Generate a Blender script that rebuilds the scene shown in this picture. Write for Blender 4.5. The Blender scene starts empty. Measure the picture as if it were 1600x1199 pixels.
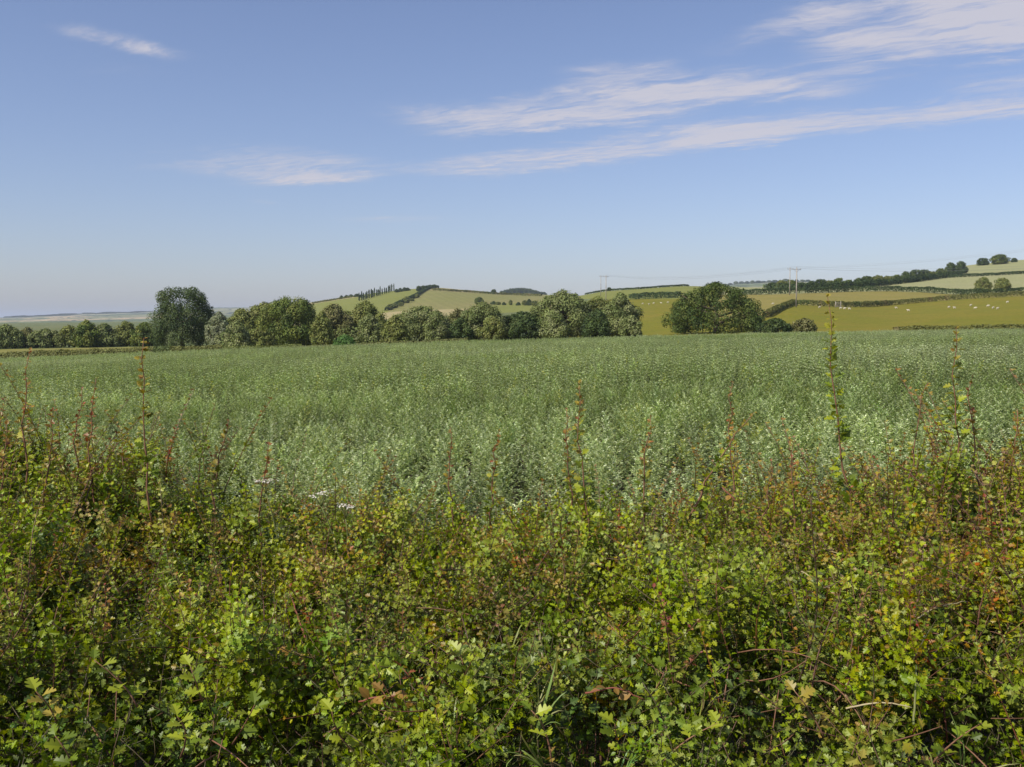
import bpy, math, random, mathutils
import numpy as np

rng = np.random.default_rng(7)
random.seed(7)
SC = bpy.context.scene
COL = SC.collection

# ------------------------------------------------------------------ camera
FPX, CX, CY, HORIZON = 1537.0, 800.0, 599.5, 500.0      # the photograph's own pixels (1600 x 1199)
PITCH = math.atan((CY - HORIZON) / FPX)
EYE = 2.45
cam_data = bpy.data.cameras.new('camera')
cam_data.sensor_width = 36.0
cam_data.lens = 36.0 * FPX / 1600.0
cam_data.clip_start = 0.05
cam_data.clip_end = 60000.0
cam = bpy.data.objects.new('camera', cam_data)
cam.location = (0, 0, EYE)
cam.rotation_euler = (math.pi / 2 - PITCH, 0, 0)
COL.objects.link(cam)
SC.camera = cam

# ------------------------------------------------------------------ sky, sun, exposure
SUN_EL, SUN_AZ = math.radians(46), math.radians(-128)     # azimuth from straight ahead, negative = left
SUN_STRENGTH = 5.0
SKY_STRENGTH = 0.113
sun_dir = np.array([math.sin(SUN_AZ) * math.cos(SUN_EL), math.cos(SUN_AZ) * math.cos(SUN_EL), math.sin(SUN_EL)])
sd = bpy.data.lights.new('sun', 'SUN')
sd.energy = SUN_STRENGTH
sd.angle = math.radians(0.55)
sd.color = (1.0, 0.95, 0.86)
sun = bpy.data.objects.new('sun', sd)
sun.rotation_euler = (math.pi / 2 - SUN_EL, 0, -SUN_AZ + math.pi)
sun.location = (-60, -30, 80)
COL.objects.link(sun)

SC.view_settings.view_transform = 'Standard'
SC.view_settings.look = 'None'
SC.view_settings.exposure = 0.0
SC.view_settings.gamma = 1.0
SC.view_settings.use_curve_mapping = False

world = bpy.data.worlds.new('World')
SC.world = world
world.use_nodes = True


class NT:
    """small node tree writer"""
    def __init__(self, tree):
        self.t = tree
        self.n = tree.nodes
        self.l = tree.links

    def new(self, typ, **kw):
        n = self.n.new(typ)
        for k, v in kw.items():
            setattr(n, k, v)
        return n

    def put(self, sock, v):
        if isinstance(v, bpy.types.NodeSocket):
            self.l.new(v, sock)
        elif v is not None:
            sock.default_value = v

    def math(self, op, a, b=None, c=None, clamp=False):
        n = self.new('ShaderNodeMath', operation=op, use_clamp=clamp)
        for i, v in enumerate((a, b, c)):
            self.put(n.inputs[i], v)
        return n.outputs[0]

    def vmath(self, op, a, b=None):
        n = self.new('ShaderNodeVectorMath', operation=op)
        self.put(n.inputs[0], a)
        if b is not None:
            self.put(n.inputs[1], b)
        return n.outputs[1] if op in ('DOT_PRODUCT', 'LENGTH') else n.outputs[0]

    def xyz(self, x, y, z=0.0):
        n = self.new('ShaderNodeCombineXYZ')
        for i, v in enumerate((x, y, z)):
            self.put(n.inputs[i], v)
        return n.outputs[0]

    def noise(self, vec, scale, detail=4, rough=0.55, dist=0.0):
        n = self.new('ShaderNodeTexNoise')
        self.put(n.inputs['Vector'], vec)
        n.inputs['Scale'].default_value = scale
        n.inputs['Detail'].default_value = detail
        n.inputs['Roughness'].default_value = rough
        n.inputs['Distortion'].default_value = dist
        return n.outputs['Fac']

    def smooth(self, v, a, b, lo=0.0, hi=1.0):
        n = self.new('ShaderNodeMapRange', interpolation_type='SMOOTHSTEP')
        self.put(n.inputs[0], v)
        for i, q in enumerate((a, b, lo, hi)):
            n.inputs[i + 1].default_value = q
        return n.outputs[0]

    def mix(self, f, a, b, mode='MIX'):
        n = self.new('ShaderNodeMix', data_type='RGBA', blend_type=mode)
        self.put(n.inputs['Factor'], f)
        self.put(n.inputs['A'] if False else n.inputs[6], a)
        self.put(n.inputs[7], b)
        return n.outputs[2]


def rgb(c):
    return (c[0], c[1], c[2], 1.0)


def build_world():
    w = NT(world.node_tree)
    w.n.clear()
    out = w.new('ShaderNodeOutputWorld')
    sky = w.new('ShaderNodeTexSky', sky_type='NISHITA')
    sky.sun_disc = False
    sky.sun_elevation = SUN_EL
    sky.sun_rotation = SUN_AZ
    sky.altitude = 60
    sky.air_density = 1.0
    sky.dust_density = 0.8
    sky.ozone_density = 3.0
    hsv = w.new('ShaderNodeHueSaturation')
    hsv.inputs['Saturation'].default_value = 0.92
    w.l.new(sky.outputs[0], hsv.inputs['Color'])
    bg = w.new('ShaderNodeBackground')
    bg.inputs['Strength'].default_value = SKY_STRENGTH
    w.put(bg.inputs['Color'], w.mix(1.0, hsv.outputs[0], (1.0, 0.968, 1.11, 1), 'MULTIPLY'))
    # thin cirrus: a flat layer overhead, so a direction maps to (x/z, y/z) on the layer
    tc = w.new('ShaderNodeTexCoord')
    sep = w.new('ShaderNodeSeparateXYZ')
    w.l.new(tc.outputs['Generated'], sep.inputs[0])
    z = w.math('MAXIMUM', sep.outputs[2], 0.004)
    px = w.math('DIVIDE', sep.outputs[0], z)
    py = w.math('DIVIDE', sep.outputs[1], z)

    def layer(u, v):                       # a photograph pixel to the layer
        e = HORIZON - v
        return np.array([(u - CX) / e, FPX / e])
    p = w.xyz(px, py)
    # wispy displacement of the streaks and a fibrous texture that runs along them
    ang = math.radians(-34)
    ca, sa = math.cos(ang), math.sin(ang)
    al = w.math('ADD', w.math('MULTIPLY', px, ca), w.math('MULTIPLY', py, sa))
    ac = w.math('SUBTRACT', w.math('MULTIPLY', py, ca), w.math('MULTIPLY', px, sa))
    warp = w.noise(w.xyz(al, ac), 1.1, 3, 0.6)
    warp2 = w.noise(w.xyz(w.math('ADD', al, 17.3), ac), 1.3, 4, 0.6)
    wx = w.math('MULTIPLY', w.math('SUBTRACT', warp, 0.5), 0.9)
    fib = w.noise(w.xyz(w.math('MULTIPLY', al, 0.9), w.math('ADD', w.math('MULTIPLY', ac, 4.2), w.math('MULTIPLY', warp2, 3.0))), 1.6, 7, 0.62)
    fib2 = w.noise(w.xyz(w.math('MULTIPLY', al, 2.2), w.math('ADD', w.math('MULTIPLY', ac, 8.0), w.math('MULTIPLY', warp, 4.0))), 2.0, 6, 0.65)
    fibre = w.math('ADD', w.math('MULTIPLY', fib, 0.65), w.math('MULTIPLY', fib2, 0.35))
    fray = w.noise(w.xyz(w.math('MULTIPLY', al, 2.6), w.math('ADD', w.math('MULTIPLY', ac, 3.4), w.math('MULTIPLY', warp2, 2.0))), 2.2, 8, 0.68)
    streaks = [  # u1, v1, u2, v2, thickness up, thickness down, strength, end softness
        (60, 42, 320, 108, 15, 11, 1.0, 0.38),
        (95, 128, 310, 112, 18, 14, 0.16, 0.5),
        (610, 216, 1150, 170, 38, 14, 1.3, 0.30),
        (820, 152, 1400, 150, 34, 17, 1.2, 0.35),
        (840, 128, 1100, 108, 16, 12, 0.55, 0.4),
        (650, 283, 1250, 205, 26, 14, 1.2, 0.22),
        (1000, 230, 1900, 142, 24, 16, 1.2, 0.22),
        (1420, 150, 1750, 118, 16, 12, 0.7, 0.3),
        (1200, 96, 1760, 34, 74, 44, 1.25, 0.26),
        (1380, 50, 1800, -40, 70, 60, 1.1, 0.3),
        (1060, 104, 1420, -20, 26, 20, 0.6, 0.4),
        (300, 285, 640, 246, 42, 22, 0.9, 0.35),
        (370, 300, 620, 270, 13, 7, 0.95, 0.4),
        (390, 320, 450, 317, 6, 5, 0.45, 0.5),
        (470, 348, 770, 341, 7, 6, 0.5, 0.45),
        (195, 275, 265, 255, 9, 8, 0.25, 0.5),
        (640, 360, 900, 372, 9, 9, 0.12, 0.5),
    ]
    total = None
    for (u1, v1, u2, v2, tu, td, st, es) in streaks:
        A, B = layer(u1, v1), layer(u2, v2)
        L = np.linalg.norm(B - A)
        d = (B - A) / L
        nrm = np.array([-d[1], d[0]])
        um, vm = (u1 + u2) / 2, (v1 + v2) / 2
        M = layer(um, vm)
        hi = abs(np.dot(layer(um, vm - tu) - M, nrm)) + 1e-4
        lo = abs(np.dot(layer(um, vm + td) - M, nrm)) + 1e-4
        if np.dot(layer(um, vm - tu) - M, nrm) < 0:
            nrm = -nrm
        rx = w.math('SUBTRACT', px, float(A[0]))
        ry = w.math('SUBTRACT', py, float(A[1]))
        a = w.math('DIVIDE', w.math('ADD', w.math('MULTIPLY', rx, float(d[0])), w.math('MULTIPLY', ry, float(d[1]))), float(L))
        b = w.math('ADD', w.math('MULTIPLY', rx, float(nrm[0])), w.math('MULTIPLY', ry, float(nrm[1])))
        b = w.math('ADD', b, w.math('MULTIPLY', wx, float(0.9 * (hi + lo))))
        b = w.math('ADD', b, w.math('MULTIPLY', w.math('SUBTRACT', fray, 0.5), float(0.85 * (hi + lo))))
        a = w.math('ADD', a, w.math('MULTIPLY', wx, 0.16))
        win = w.math('MULTIPLY', w.smooth(a, 0.0, es), w.smooth(a, 1.0 - es, 1.0, 1.0, 0.0))
        up = w.smooth(b, 0.0, float(hi * 1.6), 1.0, 0.0)
        dn = w.smooth(b, float(-lo * 1.6), 0.0, 0.0, 1.0)
        m = w.math('MULTIPLY', w.math('MULTIPLY', win, st), w.math('MULTIPLY', up, dn))
        total = m if total is None else w.math('ADD', total, m)
    # the same thin cirrus goes on, sparse, over the rest of the sky
    broad = w.noise(p, 0.33, 3, 0.5)
    veil = w.math('MULTIPLY', w.smooth(broad, 0.56, 0.80), 0.35)
    veil = w.math('MULTIPLY', veil, w.smooth(sep.outputs[2], 0.05, 0.3))
    dens = w.math('ADD', total, veil)
    dens = w.math('MULTIPLY', dens, w.smooth(fibre, 0.27, 0.72, 0.10, 1.25))
    dens = w.math('MULTIPLY', w.smooth(dens, 0.0, 1.25), 0.84)
    dens = w.math('MULTIPLY', dens, w.smooth(sep.outputs[2], 0.0, 0.03))
    cbg = w.new('ShaderNodeBackground')
    cbg.inputs['Color'].default_value = (0.64, 0.618, 0.68, 1)
    cbg.inputs['Strength'].default_value = 1.0
    mx = w.new('ShaderNodeMixShader')
    w.l.new(dens, mx.inputs[0])
    w.l.new(bg.outputs[0], mx.inputs[1])
    w.l.new(cbg.outputs[0], mx.inputs[2])
    w.l.new(mx.outputs[0], out.inputs[0])


build_world()
SC.cycles.use_denoising = True
SC.cycles.max_bounces = 4
SC.cycles.diffuse_bounces = 2
SC.cycles.glossy_bounces = 1
SC.cycles.transmission_bounces = 2
SC.cycles.transparent_max_bounces = 8
SC.cycles.volume_bounces = 0
SC.cycles.adaptive_threshold = 0.01
SC.cycles.sample_clamp_indirect = 4.0

# ------------------------------------------------------------------ materials
MATS = {}


def leaf_material(name, rough=0.5, spec=0.35, trans=0.30, var=0.25, hue=0.03, inst=False):
    """colour from the 'col' attribute of each leaf, varied per leaf and per plant"""
    m = bpy.data.materials.new(name)
    m.use_nodes = True
    w = NT(m.node_tree)
    w.n.clear()
    out = w.new('ShaderNodeOutputMaterial')
    at = w.new('ShaderNodeAttribute', attribute_name='col')
    col = at.outputs['Color']
    if inst:
        ti = w.new('ShaderNodeAttribute', attribute_name='tint', attribute_type='INSTANCER')
        hs = w.new('ShaderNodeHueSaturation')
        w.l.new(col, hs.inputs['Color'])
        sp = w.new('ShaderNodeSeparateXYZ')
        w.l.new(ti.outputs['Vector'], sp.inputs[0])
        w.put(hs.inputs['Hue'], w.math('ADD', 0.5, sp.outputs[0]))
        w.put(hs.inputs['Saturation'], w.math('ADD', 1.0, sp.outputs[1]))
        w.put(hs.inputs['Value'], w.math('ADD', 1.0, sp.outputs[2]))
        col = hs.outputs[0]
    pb = w.new('ShaderNodeBsdfPrincipled')
    w.l.new(col, pb.inputs['Base Color'])
    pb.inputs['Roughness'].default_value = rough
    pb.inputs['Specular IOR Level'].default_value = spec
    tr = w.new('ShaderNodeBsdfTranslucent')
    tcol = w.mix(1.0, col, (1.15, 1.1, 0.55, 1), 'MULTIPLY')
    w.l.new(tcol, tr.inputs['Color'])
    mx = w.new('ShaderNodeMixShader')
    mx.inputs[0].default_value = trans
    w.l.new(pb.outputs[0], mx.inputs[1])
    w.l.new(tr.outputs[0], mx.inputs[2])
    w.l.new(mx.outputs[0], out.inputs[0])
    MATS[name] = m
    return m


def plain_material(name, c1, c2, scale=8.0, rough=0.8, spec=0.2, bump=0.0, stretch=(1, 1, 1)):
    m = bpy.data.materials.new(name)
    m.use_nodes = True
    w = NT(m.node_tree)
    pb = w.n['Principled BSDF']
    tc = w.new('ShaderNodeTexCoord')
    v = w.vmath('MULTIPLY', tc.outputs['Object'], stretch)
    f = w.noise(v, scale, 5, 0.6)
    w.put(pb.inputs['Base Color'], w.mix(w.smooth(f, 0.32, 0.68), rgb(c1), rgb(c2)))
    pb.inputs['Roughness'].default_value = rough
    pb.inputs['Specular IOR Level'].default_value = spec
    if bump:
        b = w.new('ShaderNodeBump')
        b.inputs['Strength'].default_value = bump
        w.put(b.inputs['Height'], f)
        w.l.new(b.outputs[0], pb.inputs['Normal'])
    MATS[name] = m
    return m


def field_material(name, c1, c2, c3, big=0.012, mid=0.09, fine=1.3, rows=0.0, rowang=0.3, rowstep=3.0):
    """grass or corn seen from far: broad patches, mottling, fine grain, optional drill rows"""
    m = bpy.data.materials.new(name)
    m.use_nodes = True
    w = NT(m.node_tree)
    pb = w.n['Principled BSDF']
    g = w.new('ShaderNodeNewGeometry')
    pos = w.vmath('MULTIPLY', g.outputs['Position'], (1, 1, 0.3))
    a = w.smooth(w.noise(pos, big, 4, 0.55, 0.6), 0.34, 0.66)
    b = w.smooth(w.noise(pos, mid, 5, 0.6, 0.3), 0.36, 0.66)
    c = w.noise(pos, fine, 4, 0.7)
    col = w.mix(a, rgb(c1), rgb(c2))
    col = w.mix(w.math('MULTIPLY', b, 0.55), col, rgb(c3))
    if rows:
        sp = w.new('ShaderNodeSeparateXYZ')
        w.l.new(g.outputs['Position'], sp.inputs[0])
        q = w.math('ADD', w.math('MULTIPLY', sp.outputs[0], math.cos(rowang)), w.math('MULTIPLY', sp.outputs[1], math.sin(rowang)))
        s = w.math('SINE', w.math('MULTIPLY', w.math('ADD', q, w.math('MULTIPLY', b, 1.2)), 2 * math.pi / rowstep))
        fac = w.math('ADD', 1.0, w.math('MULTIPLY', s, rows))
        col = w.mix(1.0, col, w.xyz(fac, fac, fac), 'MULTIPLY')
    k = w.smooth(c, 0.25, 0.75, 0.78, 1.22)
    col = w.mix(1.0, col, w.xyz(k, k, k), 'MULTIPLY')
    w.put(pb.inputs['Base Color'], col)
    pb.inputs['Roughness'].default_value = 0.9
    pb.inputs['Specular IOR Level'].default_value = 0.1
    bp = w.new('ShaderNodeBump')
    bp.inputs['Strength'].default_value = 0.5
    bp.inputs['Distance'].default_value = 0.3
    w.put(bp.inputs['Height'], c)
    w.l.new(bp.outputs[0], pb.inputs['Normal'])
    MATS[name] = m
    return m


# ------------------------------------------------------------------ mesh building
class MB:
    """collects triangles with a colour and a material slot each"""
    def __init__(self):
        self.v, self.t, self.c, self.m, self.n = [], [], [], [], 0

    def add(self, v, t, col=(0.5, 0.5, 0.5), mat=0):
        v = np.asarray(v, float).reshape(-1, 3)
        t = np.asarray(t, int).reshape(-1, 3)
        col = np.asarray(col, float)
        if col.ndim == 1:
            col = np.broadcast_to(col, (len(t), 3))
        self.v.append(v)
        self.t.append(t + self.n)
        self.c.append(col)
        self.m.append(np.full(len(t), mat, int))
        self.n += len(v)

    def mesh(self, name, mats, smooth=False):
        v, t, c, m = (np.concatenate(q) for q in (self.v, self.t, self.c, self.m))
        return raw_mesh(name, v, t, mats, c, m, smooth)

    def build(self, name, mats, parent=None, smooth=False):
        return link(name, self.mesh(name, mats, smooth), parent)


def raw_mesh(name, v, t, mats, c=None, m=None, smooth=False):
    me = bpy.data.meshes.new(name)
    n = len(t)
    k = t.shape[1]
    me.vertices.add(len(v))
    me.vertices.foreach_set('co', np.ascontiguousarray(v, np.float32).ravel())
    me.loops.add(n * k)
    me.loops.foreach_set('vertex_index', np.ascontiguousarray(t, np.int32).ravel())
    me.polygons.add(n)
    me.polygons.foreach_set('loop_start', np.arange(0, n * k, k, dtype=np.int32))
    if m is not None:
        me.polygons.foreach_set('material_index', m.astype(np.int32))
    if smooth:
        me.polygons.foreach_set('use_smooth', np.ones(n, bool))
    me.update(calc_edges=True)
    for q in (mats if isinstance(mats, (list, tuple)) else [mats]):
        me.materials.append(q)
    if c is not None:
        at = me.attributes.new('col', 'FLOAT_COLOR', 'FACE')
        at.data.foreach_set('color', np.concatenate([c, np.ones((n, 1))], 1).astype(np.float32).ravel())
    return me


def link(name, me, parent=None):
    o = bpy.data.objects.new(name, me)
    COL.objects.link(o)
    if parent is not None:
        o.parent = parent
    return o


def tag(o, label=None, cat=None, group=None, kind=None):
    if label: o['label'] = label
    if cat: o['category'] = cat
    if group: o['group'] = group
    if kind: o['kind'] = kind
    return o


def empty(name, loc):
    o = bpy.data.objects.new(name, None)
    o.empty_display_size = 0.2
    o.location = loc
    COL.objects.link(o)
    return o


def unit(a):
    a = np.asarray(a, float)
    return a / np.maximum(np.linalg.norm(a, axis=-1, keepdims=True), 1e-9)


def tube(path, rad, sides=6):
    P = np.asarray(path, float)
    R = np.broadcast_to(np.asarray(rad, float), (len(P),))
    T = unit(np.gradient(P, axis=0))
    ref = np.array([0.0, 0.0, 1.0]) if abs(T[0][2]) < 0.8 else np.array([1.0, 0.0, 0.0])
    X = unit(np.cross(T, ref))
    Y = np.cross(T, X)
    a = np.linspace(0, 2 * math.pi, sides, endpoint=False)
    V = P[:, None] + R[:, None, None] * (np.cos(a)[None, :, None] * X[:, None] + np.sin(a)[None, :, None] * Y[:, None])
    V = V.reshape(-1, 3)
    t = []
    for i in range(len(P) - 1):
        for j in range(sides):
            k = (j + 1) % sides
            p, q, r, s = i * sides + j, i * sides + k, (i + 1) * sides + k, (i + 1) * sides + j
            t += [(p, q, r), (p, r, s)]
    n = len(V)
    V = np.vstack([V, P[0], P[-1]])
    for j in range(sides):
        k = (j + 1) % sides
        t.append((k, j, n))
        t.append(((len(P) - 1) * sides + j, (len(P) - 1) * sides + k, n + 1))
    return V, np.array(t)


def bez(p0, p1, p2, n=8):
    s = np.linspace(0, 1, n)[:, None]
    p0, p1, p2 = (np.asarray(p, float) for p in (p0, p1, p2))
    return (1 - s) ** 2 * p0 + 2 * s * (1 - s) * p1 + s * s * p2


def leaf_template(outline, fold=0.28, droop=0.18):
    """a blade along +Y with its face towards +Z; outline = half widths along the midrib"""
    ts = [p[0] for p in outline]
    v, t = [], []
    for s in (1, -1):
        b = len(v)
        for (a, w_) in outline:
            a2 = a
            v.append((0, a, -droop * a * a))
            v.append((s * w_, a2 + 0.10 * w_, fold * w_ - droop * a2 * a2))
        for i in range(len(outline) - 1):
            p, q, r, u = b + 2 * i, b + 2 * i + 1, b + 2 * i + 3, b + 2 * i + 2
            tri = [(p, q, r), (p, r, u)] if s > 0 else [(p, r, q), (p, u, r)]
            t += tri
    return np.array(v, float), np.array(t)


HAW = leaf_template([(0.0, 0.02), (0.18, 0.06), (0.30, 0.36), (0.44, 0.42), (0.47, 0.14), (0.62, 0.36), (0.72, 0.34), (0.74, 0.14), (0.90, 0.20), (1.0, 0.02)])
OVAL = leaf_template([(0.0, 0.02), (0.2, 0.20), (0.45, 0.30), (0.75, 0.20), (1.0, 0.01)], 0.22, 0.2)
BEAN = leaf_template([(0.0, 0.02), (0.3, 0.21), (0.65, 0.24), (1.0, 0.02)], 0.5, 0.12)
CARD = (np.array([(0, 0, 0), (0.42, 0.45, 0.10), (0, 1.0, -0.06), (-0.42, 0.45, 0.10)], float), np.array([(0, 1, 2), (0, 2, 3)]))


def spread(tpl, O, D, N, S, width=1.0):
    """copies of a leaf template at O along D, facing N, of length S -> verts, tris"""
    tv, tt = tpl
    O, D, N = (np.asarray(q, float).reshape(-1, 3) for q in (O, D, N))
    S = np.broadcast_to(np.asarray(S, float), (len(O),))
    Y = unit(D)
    X = unit(np.cross(Y, N))
    Z = np.cross(X, Y)
    V = O[:, None] + S[:, None, None] * (width * tv[None, :, :1] * X[:, None] + tv[None, :, 1:2] * Y[:, None] + tv[None, :, 2:3] * Z[:, None])
    T = tt[None] + (np.arange(len(O)) * len(tv))[:, None, None]
    return V.reshape(-1, 3), T.reshape(-1, 3), len(tt)


def jitter(c, n, val=0.22, hue=0.06):
    """n colours round c"""
    c = np.asarray(c, float)
    k = 1 + rng.normal(0, val, (n, 1))
    return np.clip(c[None] * k * (1 + rng.normal(0, hue, (n, 3))), 0.004, 0.9)


def vnoise(x, y, seed=0):
    """smooth value noise in 2D, 0..1"""
    x, y = np.asarray(x, float), np.asarray(y, float)
    xi, yi = np.floor(x).astype(int), np.floor(y).astype(int)
    fx, fy = x - xi, y - yi
    fx, fy = fx * fx * (3 - 2 * fx), fy * fy * (3 - 2 * fy)

    def h(i, j):
        n = (i * 374761393 + j * 668265263 + seed * 974634777) & 0x7fffffff
        n = ((n ^ (n >> 13)) * 1274126177) & 0x7fffffff
        return ((n ^ (n >> 16)) & 0xffff) / 65535.0
    return (h(xi, yi) * (1 - fx) + h(xi + 1, yi) * fx) * (1 - fy) + (h(xi, yi + 1) * (1 - fx) + h(xi + 1, yi + 1) * fx) * fy


def fbm(x, y, seed=0, oct=4):
    s, a, tot = 0.0, 1.0, 0.0
    for o in range(oct):
        s = s + a * vnoise(x * 2 ** o, y * 2 ** o, seed + o)
        tot += a
        a *= 0.5
    return s / tot


# ------------------------------------------------------------------ the lie of the land
KEYD = [150, 200, 240, 272, 300, 330, 384, 430, 520, 620, 700, 850, 1000, 1300, 2000, 3500, 6000, 9000, 14000]
# photograph column: the row at which the ground lies at each of these distances (rows become heights below)
LAND = {
    -400: [572, 556, 550, 546, 543, 541, 536, 533, 528, 523, 520, 516, 513, 510, 506, 503, 500, 501, 502],
    0:    [566, 548, 543, 540, 537, 535, 531, 528, 523, 519, 516, 513, 511, 508, 505, 502, 497, 499, 501],
    120:  [562, 546, 541, 538, 536, 534, 530, 527, 522, 518, 515, 512, 510, 507, 504, 500, 491.5, 496, 500],
    240:  [558, 544, 539, 536, 534, 532, 529, 526, 521, 517, 514, 511, 509, 506, 503, 498, 487.5, 494, 500],
    340:  [554, 542, 537, 535, 533, 531, 528, 525, 520, 515, 512, 508, 504, 500, 498, 493, 480.5, 490, 500],
    480:  [550, 540, 536, 533, 531, 529, 526, 523, 517, 508, 500, 487, 473.5, 476, 490, 490, 481, 490, 500],
    560:  [547, 538, 534, 532, 530, 528, 524, 520, 511, 499, 489, 474, 461, 465, 482, 490, 484, 492, 500],
    620:  [544, 537, 533, 531, 529, 527, 522, 516, 504, 491, 481, 466, 453.5, 459, 482, 490, 486, 492, 500],
    683:  [541, 535, 531, 529, 527, 524, 519, 512, 501, 489, 478, 461, 448.5, 455, 475, 488, 488, 492, 500],
    740:  [538, 532, 529, 527, 524, 521, 515, 508, 497, 486, 477, 463, 454.5, 460, 470, 484, 488, 492, 500],
    800:  [536, 530, 526, 523, 520, 517, 511, 505, 494, 483, 476, 466, 459.5, 464, 459, 480, 488, 492, 500],
    860:  [534, 527, 521, 517, 513, 509, 503, 498, 488, 478, 473, 465, 461, 466, 461, 480, 488, 492, 500],
    940:  [531, 523, 514, 507, 500, 493, 480, 474, 465, 458, 455, 460, 466, 472, 480, 480, 488, 492, 500],
    1000: [529, 521, 510, 500, 490, 482, 474, 468, 459, 453, 451, 456, 462, 470, 478, 478, 488, 492, 500],
    1060: [528, 517, 504, 495, 487, 480, 472, 464, 455, 449, 446.5, 452, 460, 468, 470, 460, 480, 490, 500],
    1140: [526, 514, 499, 489, 483, 477, 468, 459.5, 453, 449, 448, 455, 462, 466, 460, 445, 476, 490, 500],
    1240: [525, 509, 492, 480.5, 475, 470, 462, 456, 451.5, 450.5, 452, 458, 462, 462, 455, 440.5, 470, 490, 500],
    1320: [524, 508, 494, 484, 479.5, 475, 464, 455, 449, 446, 448, 455, 460, 460, 454, 443, 470, 490, 500],
    1400: [523, 508, 496, 488, 482, 476, 463, 454, 446, 439, 437, 444, 452, 456, 456, 452, 470, 490, 500],
    1500: [521, 504, 489, 481, 474, 467, 462, 458, 444, 431.5, 425, 415, 419, 430, 450, 470, 480, 490, 500],
    1600: [518, 501, 484, 474, 467, 461, 459, 456, 440, 426.5, 417, 405, 408, 420, 450, 470, 480, 490, 500],
    2000: [512, 494, 478, 468, 461, 455, 452, 450, 432, 416, 406, 392, 390, 405, 440, 470, 480, 490, 500],
}
FC = FPX / math.cos(PITCH)


def row_to_z(v, d):
    k = (v - CY) / FPX
    return -d * (k * math.cos(PITCH) + math.sin(PITCH)) / (math.cos(PITCH) - k * math.sin(PITCH))


def z_to_row(z, d):
    return CY + FPX * (-z * math.cos(PITCH) - d * math.sin(PITCH)) / (d * math.cos(PITCH) - z * math.sin(PITCH))


CROP_END = 130.0
CROP_H = 0.92


def field_plane(x, y):          # ground below the crop, relative to the eye
    return -1.5 - CROP_H - 0.008 * y + 0.0292 * x - 0.000118 * x * x


_gu = np.arange(-400, 2001, 10.0)
_gl = np.linspace(math.log(3.0), math.log(14000.0), 420)
_gd = np.exp(_gl)


def _make_table():
    us = sorted(LAND)
    Z = np.array([[row_to_z(v, d) for v, d in zip(LAND[u], KEYD)] for u in us])
    Zu = np.stack([np.interp(_gu, us, Z[:, j]) for j in range(len(KEYD))], 1)
    T = np.zeros((len(_gu), len(_gd)))
    for i, u in enumerate(_gu):
        x = (u - CX) / FC
        near = [5, 20, 60, 100, 136]
        ds = near + KEYD
        zs = [field_plane(x * d, d) for d in near] + list(Zu[i])
        T[i] = np.interp(_gl, np.log(ds), zs)
    for _ in range(3):             # soften the creases
        P = np.pad(T, ((1, 1), (1, 1)), 'edge')
        T = (P[1:-1, :-2] + 2 * P[1:-1, 1:-1] + P[1:-1, 2:]) / 4
        P = np.pad(T, ((1, 1), (1, 1)), 'edge')
        T = (P[:-2, 1:-1] + 2 * P[1:-1, 1:-1] + P[2:, 1:-1]) / 4
    return T


_TAB = _make_table()


def ground_ud(u, d):
    """ground height relative to the eye at column u, forward depth d"""
    u, d = np.broadcast_arrays(np.asarray(u, float), np.asarray(d, float))
    fi = np.clip((u - _gu[0]) / 10.0, 0, len(_gu) - 1.001)
    fj = np.clip((np.log(np.maximum(d, 3.0)) - _gl[0]) / (_gl[1] - _gl[0]), 0, len(_gl) - 1.001)
    i, j = fi.astype(int), fj.astype(int)
    a, b = fi - i, fj - j
    z = (_TAB[i, j] * (1 - a) + _TAB[i + 1, j] * a) * (1 - b) + (_TAB[i, j + 1] * (1 - a) + _TAB[i + 1, j + 1] * a) * b
    x = (u - CX) / FC * d
    near = field_plane(x, d)
    return np.where(d < 100, near, z)


def ground(x, y):
    """ground height in the scene"""
    x, y = np.asarray(x, float), np.asarray(y, float)
    r = np.hypot(x, y) + 1e-6
    az = np.arctan2(x, y)
    azc = np.clip(az, -0.66, 0.66)
    u = CX + np.tan(azc) * FC
    d = np.maximum(r * np.cos(azc), 0.01)
    z = ground_ud(u, d)
    k = np.clip((np.abs(az) - 0.9) / 1.2, 0, 1)
    k = k * k * (3 - 2 * k)
    flat = -2.42 - np.minimum(r, 400) * 0.004
    return EYE + z * (1 - k) + flat * k


def spot(u, d):
    x = (u - CX) / FC * d
    return np.array([x, d, float(ground(x, d))])


_hitd = np.exp(np.linspace(math.log(100.0), math.log(9000.0), 4000))


def hit(u, v):
    """the visible point of the land at a photograph pixel"""
    r = z_to_row(ground_ud(np.full_like(_hitd, u), _hitd), _hitd)
    k = np.argmax(r <= v)
    if not (r <= v).any():
        k = int(np.argmin(r))
    return spot(u, _hitd[k])


def height_for(v, d, base_z):
    return EYE + row_to_z(v, d) - base_z


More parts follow.
